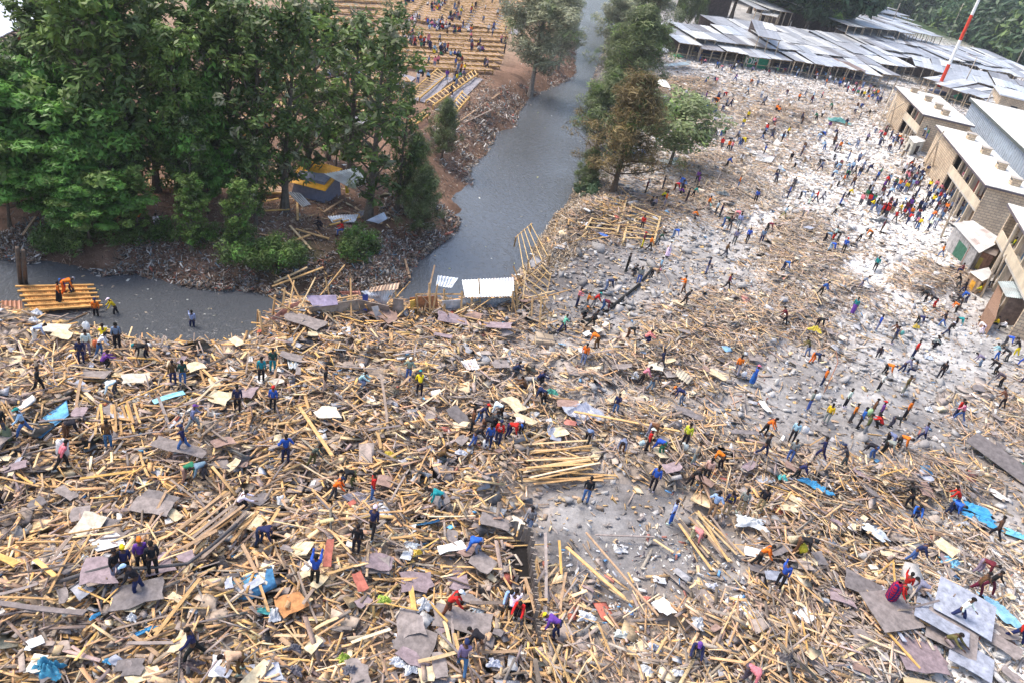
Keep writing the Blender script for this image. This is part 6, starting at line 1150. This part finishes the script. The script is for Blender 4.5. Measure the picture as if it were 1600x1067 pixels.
rows(1200, 267, "85 312 stride R lb tn;190 187 bend R bg bk;115 182 stand R bl nv;145 130 stand A dg dg;200 312 bend R wh gy;250 217 stand R lb wh;290 207 walk L rd nv;322 207 stride R pg dg;445 222 stand R nv bl;455 97 walk R or tn;532 42 stride L dg bk;665 77 stand R bl nv;686 52 stand R gn je;405 292 lean R wh bk;340 462 bend R bg bk;395 452 stand R wh rd;430 457 bend L bk dg;370 522 bend R bl lb;455 532 stand A bl bk rd;560 455 lean R wh bk;632 440 bend L or bk;700 392 stand R mr br;655 637 stand A te bk;565 757 lean R bg gy;80 642 bend R bl nv;310 802 lean R bl bk;515 912 stand! A te pu;85 987 lean L mr bk;285 1000 bend R bk bk;668 1012 stand R bl bg;780 1062 lean L br gy;915 972 bend R nv bk;975 832 bend L bk bk;1028 872 bend L bk rd;1075 982 walk L bk je;1155 982 bend R te bk bk;1100 1042 stride R bk nv wh;1165 900 bend L or bk;1190 862 bend L bk dg;1172 752 lean L bk dg;1205 782 walk L bk nv;1228 835 bend L bl nv;1196 662 sit L mr nv;1310 782 sit L ye kh;1332 742 bend R nv bk;1070 547 walk L or je;1415 992 sit L ye bk;1462 1012 sit L wh bk;1325 1030 bend L wh wh;1510 952 stand L or wh;905 130 stand A pu dg")
rows(0, 534, "515 167 stand A nv nv;552 118 stand A wh gy;630 120 lean R wh je;740 60 stand A dg bk;643 200 squat R pu bk;250 352 walk R bk bk;738 372 deep L wh dg;925 145 bend L bk bk te;1085 302 stand A br nv;1145 302 stand A dn je;1483 470 stand A nv bk;165 622 stride L lb je te;25 640 stand A bk dg;418 645 bend R bk br;685 700 stand A br je;400 832 drag R pk bk;1205 582 stride R bg gy pu;1150 722 walk L nv je nv;1290 885 deep L bg dg;1150 915 bend R gn tn;1490 1080 squat R wh bk;25 1075 bend L bk bk")
rows(400, 534, "32 283 stand A te bk;102 218 stand A dn te;425 342 stand R bk be;640 298 squat R lb bg;945 272 hips A gy je wh;1012 364 lean A ye bk te;103 463 stand A bl bk rd;182 788 hips A bl nv;348 812 lean R dg ol;480 1024 lean R or dg nv;605 935 bend L bk ol;718 1022 stand R rd je;1150 1075 bend L te gy;1350 685 lean R bk je;1385 545 lean R nv je rd;1405 600 bend R bk br;1440 695 stand A bl nv;1498 672 stand A rd nv nv;1560 625 bend R rd nv bl;1520 520 bend L wh bk;1335 600 stand R br bk;1130 790 squat R br dg;1595 232 squat R nv dg;1450 560 squat R dg bk")
rows(800, 534, "432 167 stand A or bg;522 60 bend L or br;815 30 squat R pk nv;915 192 walk L nv dg;795 282 lean R pk bk;855 325 lean R dg bg;1048 407 bend L nv bg or;1392 218 walk A or gy;1490 277 stand! R bl bl pk;75 350 squat L br bk;150 282 squat R nv bk;190 415 bend L nv bk;632 472 headup T nv je;50 608 bend L wh bk;455 662 deep A bg bk;675 705 bend T bg br;838 612 bend R br gy;825 708 stand R rd bk wh;925 735 deep L bl gn;1060 678 stand A li bk;1118 790 stand R be gy;1190 895 stand A be bk;1290 812 bend L or bk;1560 602 lean R or bk;1548 732 walk R bk nv;865 942 stand A bl bk;1092 930 lean R bk bk;450 1012 stand A bk je;1230 1110 hips A lb kh;1405 1095 stand A gy kh;1525 1085 stand A bk kh;980 1145 stand L lb bl")
rows(1200, 534, "230 102 lean L ol bg;260 142 bend R nv or;325 287 stand R or nv;682 100 squat T dg bk;895 107 stand R rd nv;825 202 lean R pg nv;712 210 bend R or bk nv;680 312 stand R wh bk;900 217 sit L gy nv;832 335 stand R ol gy;1060 237 stand A bk bk;470 417 stand R wh bk;240 435 stand L gy je;348 520 stand A ye gy;505 512 stand R or dg;552 547 stand R bl bk;588 592 stand L ol gy;625 485 stand R br ol;675 502 stand L pu dg rd;690 560 squat L rd bk;752 542 bend R bk dg;840 490 stand R or bk;1152 485 stand R rd nv;1180 505 stride L pk je;945 632 walk L bg nv;720 642 deep R bg bk;790 668 bend R or dg;640 745 deep L bk je;700 705 bend R gy bk;130 645 stand A lb bk;115 765 stand A gy je;305 755 walk L nv nv;450 802 lean L dg dg nv;150 890 lean R nv bk;855 1045 lean L bk bk;1142 1062 lean L rd bl;1440 425 lean L br bk;1440 290 bend L dg bk;1315 165 bend L pg bg;1412 120 lean L lb bl;1480 132 bend L bk dg;1410 212 bend L bk bk;1572 162 walk L wh bl;1592 272 walk L bl nv;1462 32 bend R bl dg;1055 52 squat L dg bk;765 22 stand R nv dg;1535 95 lean L bk ye;1010 40 squat R gy bk")
rows(0, 800, "790 445 stand A nv bk ye;735 462 stand TR bk bg;892 405 stand A pu bk or;962 432 stand A bk bk;868 552 lean L bk nv lb;1215 955 stride L nv bk;1510 1035 bend L be br")
rows(400, 800, "715 178 stride A nv bk wh;618 290 stand A bk bk;362 492 armsup A bl bk;1385 302 deep L bl bg;1180 692 lean R rd br wh;1395 920 bend L bk kh;1270 1030 walk A pg je nv;12 242 bend R nv nv;1570 600 squat T lb dg;1575 670 squat A wh bk")
rows(800, 800, "92 132 walk T gy bg;262 812 bend L pu nv ye;1098 190 deep R pk be;1512 350 lean R or bk;1118 915 squat T nv dg pu;1410 1085 deep R pk dg;30 670 squat T rd bk")
rows(1200, 800, "145 282 bend R bk br hood;42 497 headup A bl bk;868 335 lean R nv je;1390 177 walk L br bk;1275 400 bend R mr gy;1262 525 stride R br mr;1335 515 stride R bk mr;1145 697 stride R wh nv;1075 845 squat R ol gy;970 550 crawl L pg be;1515 818 stride R rd nv;895 45 squat T bl nv;1110 20 bend R bl nv")
zr = ZW+.32
for px, py, pose, fc, t, l, hat, lb, sk in [(93, 473, 'stand', 'R', 'orange', 'black', None, 'person in orange top and long black skirt standing on the raft', True), (99, 460, 'bend', 'R', 'orange', 'orange', 'grey', 'person all in orange bending on the raft behind the skirted one', False), (113, 457, 'bend', 'L', 'purple', 'navy', 'blue', 'person in purple with blue cap bending on the raft edge', False)]:
    person(px, py, pose, fc, t, l, hat, loc=P(px, py, zr), lab=lb, skirt=sk)
person(151, 500, 'stand', 'A', 'orange', 'black', 'navy', loc=P(151, 500, ZW-.3), lab='person in orange vest and blue cap standing in the river by the raft'); person(181, 496, 'lean', 'L', 'yellow', 'black', 'white', loc=P(181, 496, ZW-.3), lab='person in yellow jacket and pale cap wading in the river')
# the man with the number on his back
def number_on(p, pose, txt, c, size=.2):
    cu = bpy.data.curves.new('t', 'FONT'); cu.body = txt; cu.size = size; cu.align_x = 'CENTER'; cu.extrude = .004; t = bpy.data.objects.new('t', cu); col.objects.link(t); bpy.context.view_layer.update()
    me = bpy.data.meshes.new_from_object(t.evaluated_get(bpy.context.evaluated_depsgraph_get())); bpy.data.objects.remove(t); me.materials.clear(); me.materials.append(M_cloth)
    o = bpy.data.objects.new('shirt_number', me); col.objects.link(o); o.parent = p; o.color = (*c, 1); q, tp = POSE[pose]['back']; o.location = (q[0], q[1]-.155, q[2]-.02); o.rotation_euler = (math.pi/2-math.radians(tp), 0, 0)
number_on(person(1129, 810, 'stand', 'A', 'navy', 'khaki', None, lab='person in navy shirt with yellow number 33 and khaki trousers, seen from behind'), 'stand', '33', (.7, .5, .02), .26)
number_on([o for o in bpy.data.objects if o.name.startswith('person') and abs(proj(np.array(o.location))[0][0]-774.5) < 3 and abs(proj(np.array(o.location))[1][0]-702) < 8][0], 'stand', '10', (.8, .8, .8), .24)
# tartan blanket
def blanket():
    g = G(1382, 948); m = MB(); n = 14; V = []
    prof = [(.27, .1), (.31, .35), (.33, .7), (.32, 1.0), (.29, 1.25), (.2, 1.45), (.1, 1.55)]
    for r_, z in prof:
        for k in range(n): a = k/n*2*math.pi; w = 1+.1*math.sin(a*4+z*2); V.append((math.cos(a)*r_*w+z*.16, math.sin(a)*r_*w*.8, z))
    m.add(V, [(i*n+k, i*n+(k+1) % n, (i+1)*n+(k+1) % n, (i+1)*n+k) for i in range(len(prof)-1) for k in range(n)], (.5, .03, .05))
    p = person(1383, 947, 'lean', 'R', 'red', 'maroon', 'grey', lab='person wrapped in a red tartan blanket with a grey headscarf'); o = m.build('blanket', mat_tartan('red_tartan', (.40, .015, .04), (.02, .02, .12), .8), p, True); o.location = (0, 0, .02)
    person(1399, 938, 'headup', 'A', 'red', 'black', None, lab='person in red top with raised arm just behind the tartan blanket')
blanket()
# sacks and loads
def sack(px, py, dz, s, c, lab, flat=1.):
    g = G(px, py); r = np.random.default_rng(int(px)); m = MB(); n = 10; V = []
    for i in range(7):
        el = -math.pi/2+math.pi*i/6
        for k in range(n): a = k/n*2*math.pi; q = 1+.15*math.sin(a*3+i); V.append((math.cos(el)**.7*math.cos(a)*.3*q if abs(math.cos(el)) > 1e-6 else 0, math.cos(el)**.7*math.sin(a)*.25*q if abs(math.cos(el)) > 1e-6 else 0, math.sin(el)*.42+.08*r.uniform(-1, 1)))
    V = np.array([[v.real for v in t] for t in V])*s*.72; V[:, 2] *= flat; V *= (1+.5*(vnoise(V[:, 0]*6+px, V[:, 1]*6+V[:, 2]*5, 93)-.5))[:, None]
    m.add(V, [(i*n+k, i*n+(k+1) % n, (i+1)*n+(k+1) % n, (i+1)*n+k) for i in range(6) for k in range(n)], c); o = m.build('sack', M_plastic, None, True); o.location = (g[0], g[1], g[2]+dz); tag(o, lab, 'sack', 'sacks carried by people')
sack(103, 728, 1.1, 1.35, (.62, .62, .66), 'large white sack on the back of the person in pink'); sack(12, 692, .5, 1.2, (.14, .17, .10), 'dark green sack dragged at the left edge'); sack(222, 568, .5, 1.3, (.36, .31, .24), 'tan sack pulled by the man in black with teal cap'); sack(139, 545, 1.4, .9, (.7, .72, .74), 'white bag held beside the man in navy vest'); sack(152, 556, .8, .7, (.6, .14, .05), 'orange-red bag on the person in white top')
sack(756, 705, .5, .8, WB, 'white bag at the feet of the huddled group'); sack(1246, 872, .7, .9, (.62, .55, .04), 'yellow bag hanging from the hooded person in black'); sack(1271, 634, .8, .8, WB, 'white bundle held by the person in grey and denim'); sack(1250, 690, .9, 1., (.6, .62, .66), 'big translucent bag behind the person in checked light blue'); sack(1352, 597-534+600-5, .8, .8, (.4, .6, .3), 'pale green bag in the middle of the worker group')
sack(1067, 706, .4, .9, (.55, .62, .62), 'pale blue-white bag at the feet of the person in lime'); sack(1000, 703, .5, .7, (.45, .6, .66), 'light blue bag left of the red-shirted person'); sack(1130, 362, .4, .7, WB, 'white bag held by the person in black near mid right'); sack(1107, 330, .6, .6, (.2, .5, .45), 'teal bag behind the person in orange'); sack(1405, 530, .6, .7, (.1, .35, .33), 'teal bag carried by the person in brown'); sack(1160, 592, .4, .8, WB, 'white sack beside the person in blue overalls'); sack(1356, 708, .5, .7, (.6, .62, .64), 'white bag beside the bent person in denim'); sack(902, 791, .4, .6, (.5, .35, .2), 'brown and white bag beside the man in black jacket')
sack(1441, 610-10, .3, .6, WB, 'white sack behind the wading group') if False else None
# crowds -------------------------------------------------
CT = ['white', 'white', 'light blue', 'pink', 'blue-grey', 'black', 'navy', 'blue', 'light blue', 'red', 'white', 'white', 'grey', 'dark grey', 'purple', 'pink', 'orange', 'maroon', 'navy', 'blue-grey', 'green', 'yellow', 'purple-grey', 'brown']; CL = ['black', 'navy', 'blue denim', 'dark grey', 'khaki', 'blue-grey', 'black', 'navy']
TOTAL = len(PP); crowd = []
def inside(poly, x, y):
    ins = False
    for i in range(len(poly)):
        a = poly[i]; b = poly[(i+1) % len(poly)]
        if (a[1] > y) != (b[1] > y) and x < (b[0]-a[0])*(y-a[1])/(b[1]-a[1])+a[0]: ins = not ins
    return ins
def fill(poly, n, poses, face, group, cat_):
    xs = [p[0] for p in poly]; ys = [p[1] for p in poly]; k = 0
    while k < n:
        x, y = random.uniform(min(xs), max(xs)), random.uniform(min(ys), max(ys))
        if inside(poly, x, y): crowd.append((y, x, random.choice(poses), random.choice(face), random.choice(CT), random.choice(CL), group)); k += 1
fill([(1340, 322), (1370, 300), (1410, 270), (1440, 285), (1500, 320), (1505, 345), (1470, 372), (1430, 365), (1375, 345)], 95, ['stand', 'stand', 'walk', 'fold', 'lean'], 'A R L AR AL T'.split(), 'crowd in front of the gallery', '')
fill([(1395, 275), (1420, 255), (1450, 275), (1430, 300)], 18, ['stand', 'lean'], 'A R L'.split(), 'crowd in front of the gallery', '')
fill([(1230, 105), (1300, 118), (1380, 150), (1375, 166), (1300, 140), (1230, 118)], 62, ['stand', 'stand', 'sit'], 'T L R'.split(), 'crowd under the market roof', '')
fill([(1085, 90), (1160, 105), (1230, 112), (1225, 122), (1100, 110)], 22, ['stand', 'sit', 'bend'], 'T L R'.split(), 'crowd under the market roof', '')
fill([(1050, 140), (1120, 125), (1200, 125), (1360, 165), (1350, 250), (1400, 300), (1330, 320), (1200, 290), (1120, 270), (1100, 190)], 105, ['stand', 'bend', 'walk', 'lean', 'stride', 'stand'], 'A R L T'.split(), 'people picking through the bright rubble', '')
fill([(1085, 155), (1125, 155), (1120, 180), (1090, 178)], 16, ['stand', 'bend'], 'A R L'.split(), 'people picking through the bright rubble', '')
fill([(1360, 200), (1420, 225), (1410, 250), (1360, 225)], 20, ['stand', 'bend'], 'A R L'.split(), 'people picking through the bright rubble', '')
fill([(1030, 48), (1060, 52), (1064, 72), (1035, 70)], 12, ['stand'], 'A R L'.split(), 'people at the market end', '')
B_ = 'people on the timber benches'
for pl, n in [([(630, 2), (650, 2), (640, 22), (625, 20)], 14), ([(668, 12), (700, 2), (700, 15), (672, 30)], 22), ([(700, 18), (722, 15), (720, 36), (700, 40)], 20), ([(640, 36), (655, 34), (655, 44), (642, 44)], 6), ([(664, 40), (690, 36), (698, 55), (665, 55)], 20), ([(690, 45), (740, 50), (740, 60), (695, 60)], 22), ([(633, 55), (670, 72), (672, 84), (636, 75)], 26), ([(668, 84), (720, 88), (720, 97), (668, 95)], 18), ([(735, 75), (762, 78), (760, 86), (735, 85)], 8), ([(645, 110), (690, 112), (688, 118), (645, 118)], 0), ([(560, 60), (630, 65), (630, 120), (560, 115)], 14), ([(480, 60), (560, 60), (560, 115), (480, 110)], 24), ([(480, 125), (560, 120), (560, 145), (480, 145)], 8), ([(330, 60), (470, 60), (470, 130), (330, 120)], 22), ([(655, 120), (670, 125), (660, 140), (648, 138)], 5), ([(705, 125), (730, 116), (728, 122), (705, 137)], 7), ([(260, 140), (420, 140), (420, 200), (260, 200)], 10)]:
    fill(pl, n, ['sit', 'sit', 'stand'], 'T L R A'.split(), B_, '')
for x, y in [(668, 108), (678, 110), (683, 107), (710, 112), (714, 120), (720, 108), (756, 110), (760, 113), (686, 72), (735, 68), (736, 20), (742, 18), (757, 22), (776, 30), (754, 40), (762, 56), (768, 62), (770, 52), (788, 58), (782, 72), (788, 74), (787, 88), (780, 10), (785, 8), (768, 10), (697, 131), (703, 155), (712, 138), (735, 26)]:
    crowd.append((y, x, random.choice(['stand', 'walk']), random.choice('ATLR'), random.choice(CT), random.choice(CL), B_))
crowd.sort(key=lambda c: -c[0])
NIND = 300-len(PP)
for c in crowd[:max(0, NIND)]:
    person(c[1], c[0], c[2], c[3], c[4], c[5], None, group=c[6], dz=.15 if c[6] != B_ else .3)
gal = []                                 # people in the gallery of the stone buildings and under them
def crowd_mesh(lst, name, label):
    Vs, Fs, Cs, n = [], [], [], 0; 
    for (y, x, pose, fc, t, l, g_) in lst:
        g = G(x, y); 
        if g[2] < -1: g[2] = -1
        g[2] += .12 if g_ != B_ else .1+(.35 if pose != 'sit' else .12); az = math.atan2(g[0], g[1])+{'A': 0, 'T': math.pi, 'R': math.pi/2, 'L': -math.pi/2, 'AR': .8, 'AL': -.8}[fc]+random.uniform(-.4, .4); c_, s_ = math.cos(-az), math.sin(-az); R2 = np.array([[c_, -s_, 0], [s_, c_, 0], [0, 0, 1]]); sk = random.choice(SKIN); k_ = random.uniform(.95, 1.08)*.88
        for V, F, w in POSE[pose]['low']:
            Vs.append((V*k_)@R2.T+g); c = {'s': sk, 't': CC[t], 'l': CC[l], 'h': (.015, .012, .012) if random.random() < .8 else CC[random.choice(CT)]}[w]
            Fs += [tuple(i+n for i in f) for f in F]; Cs += [c]*len(F); n += len(V)
    me = bpy.data.meshes.new(name); me.from_pydata(np.concatenate(Vs).tolist(), [], Fs); C = np.array([list(c)+[1] for c in Cs], np.float32); k = np.array([len(f) for f in Fs]); at = me.color_attributes.new('Col', 'FLOAT_COLOR', 'CORNER'); at.data.foreach_set('color', np.repeat(C, k, 0).ravel()); tag(link(name, me, M_crowd), label, 'crowd', kind='stuff')
crowd_mesh(crowd[max(0, NIND):], 'distant_crowd', 'far-off people too small and many to tell apart, on benches and by the market')
# people standing in the galleries
def gallery(e, L0, L1, h, n, fl):
    mw = np.array(e.matrix_world)
    for i in range(n):
        x = random.uniform(L0, L1); z = fl*h/2+.02; p = (mw@np.array([x, .6, z, 1]))[:3]; t = random.choice(CT); px, py, _ = proj(p); az = math.atan2(mw[1][0], mw[0][0]); rz = az+math.pi+random.uniform(-.5, .5)
        b = person(float(px[0]), float(py[0]), random.choice(['stand', 'fold']), 'T', t, random.choice(CL), None, loc=p, group='people in the galleries'); b.rotation_euler[2] = rz
gallery(b2, 16, 29, 5.8, 6, 1); gallery(b1, 20, 34, 5.6, 3, 1); gallery(b3, 1, 6, 6.6, 2, 1); gallery(b2, 18, 28, 5.8, 2, 0)
finish_labels()
# ---------------------------------------------------------------- haze
hm = bpy.data.materials.new('haze'); hm.use_nodes = True; nt = hm.node_tree; nt.nodes.clear()
ho = nt.nodes.new('ShaderNodeOutputMaterial'); hv = nt.nodes.new('ShaderNodeVolumePrincipled'); hv.inputs['Color'].default_value = (.86, .9, 1, 1); hv.inputs['Density'].default_value = .00025; hv.inputs['Anisotropy'].default_value = .3
nt.links.new(hv.outputs[0], ho.inputs['Volume']); mb = MB(); mb.box((0, 1240, 58), (8000, 2600, 128), (1, 1, 1)); hz = mb.build('haze', hm); tag(hz, 'thin pale haze softening the far market and woods', 'haze', kind='stuff')
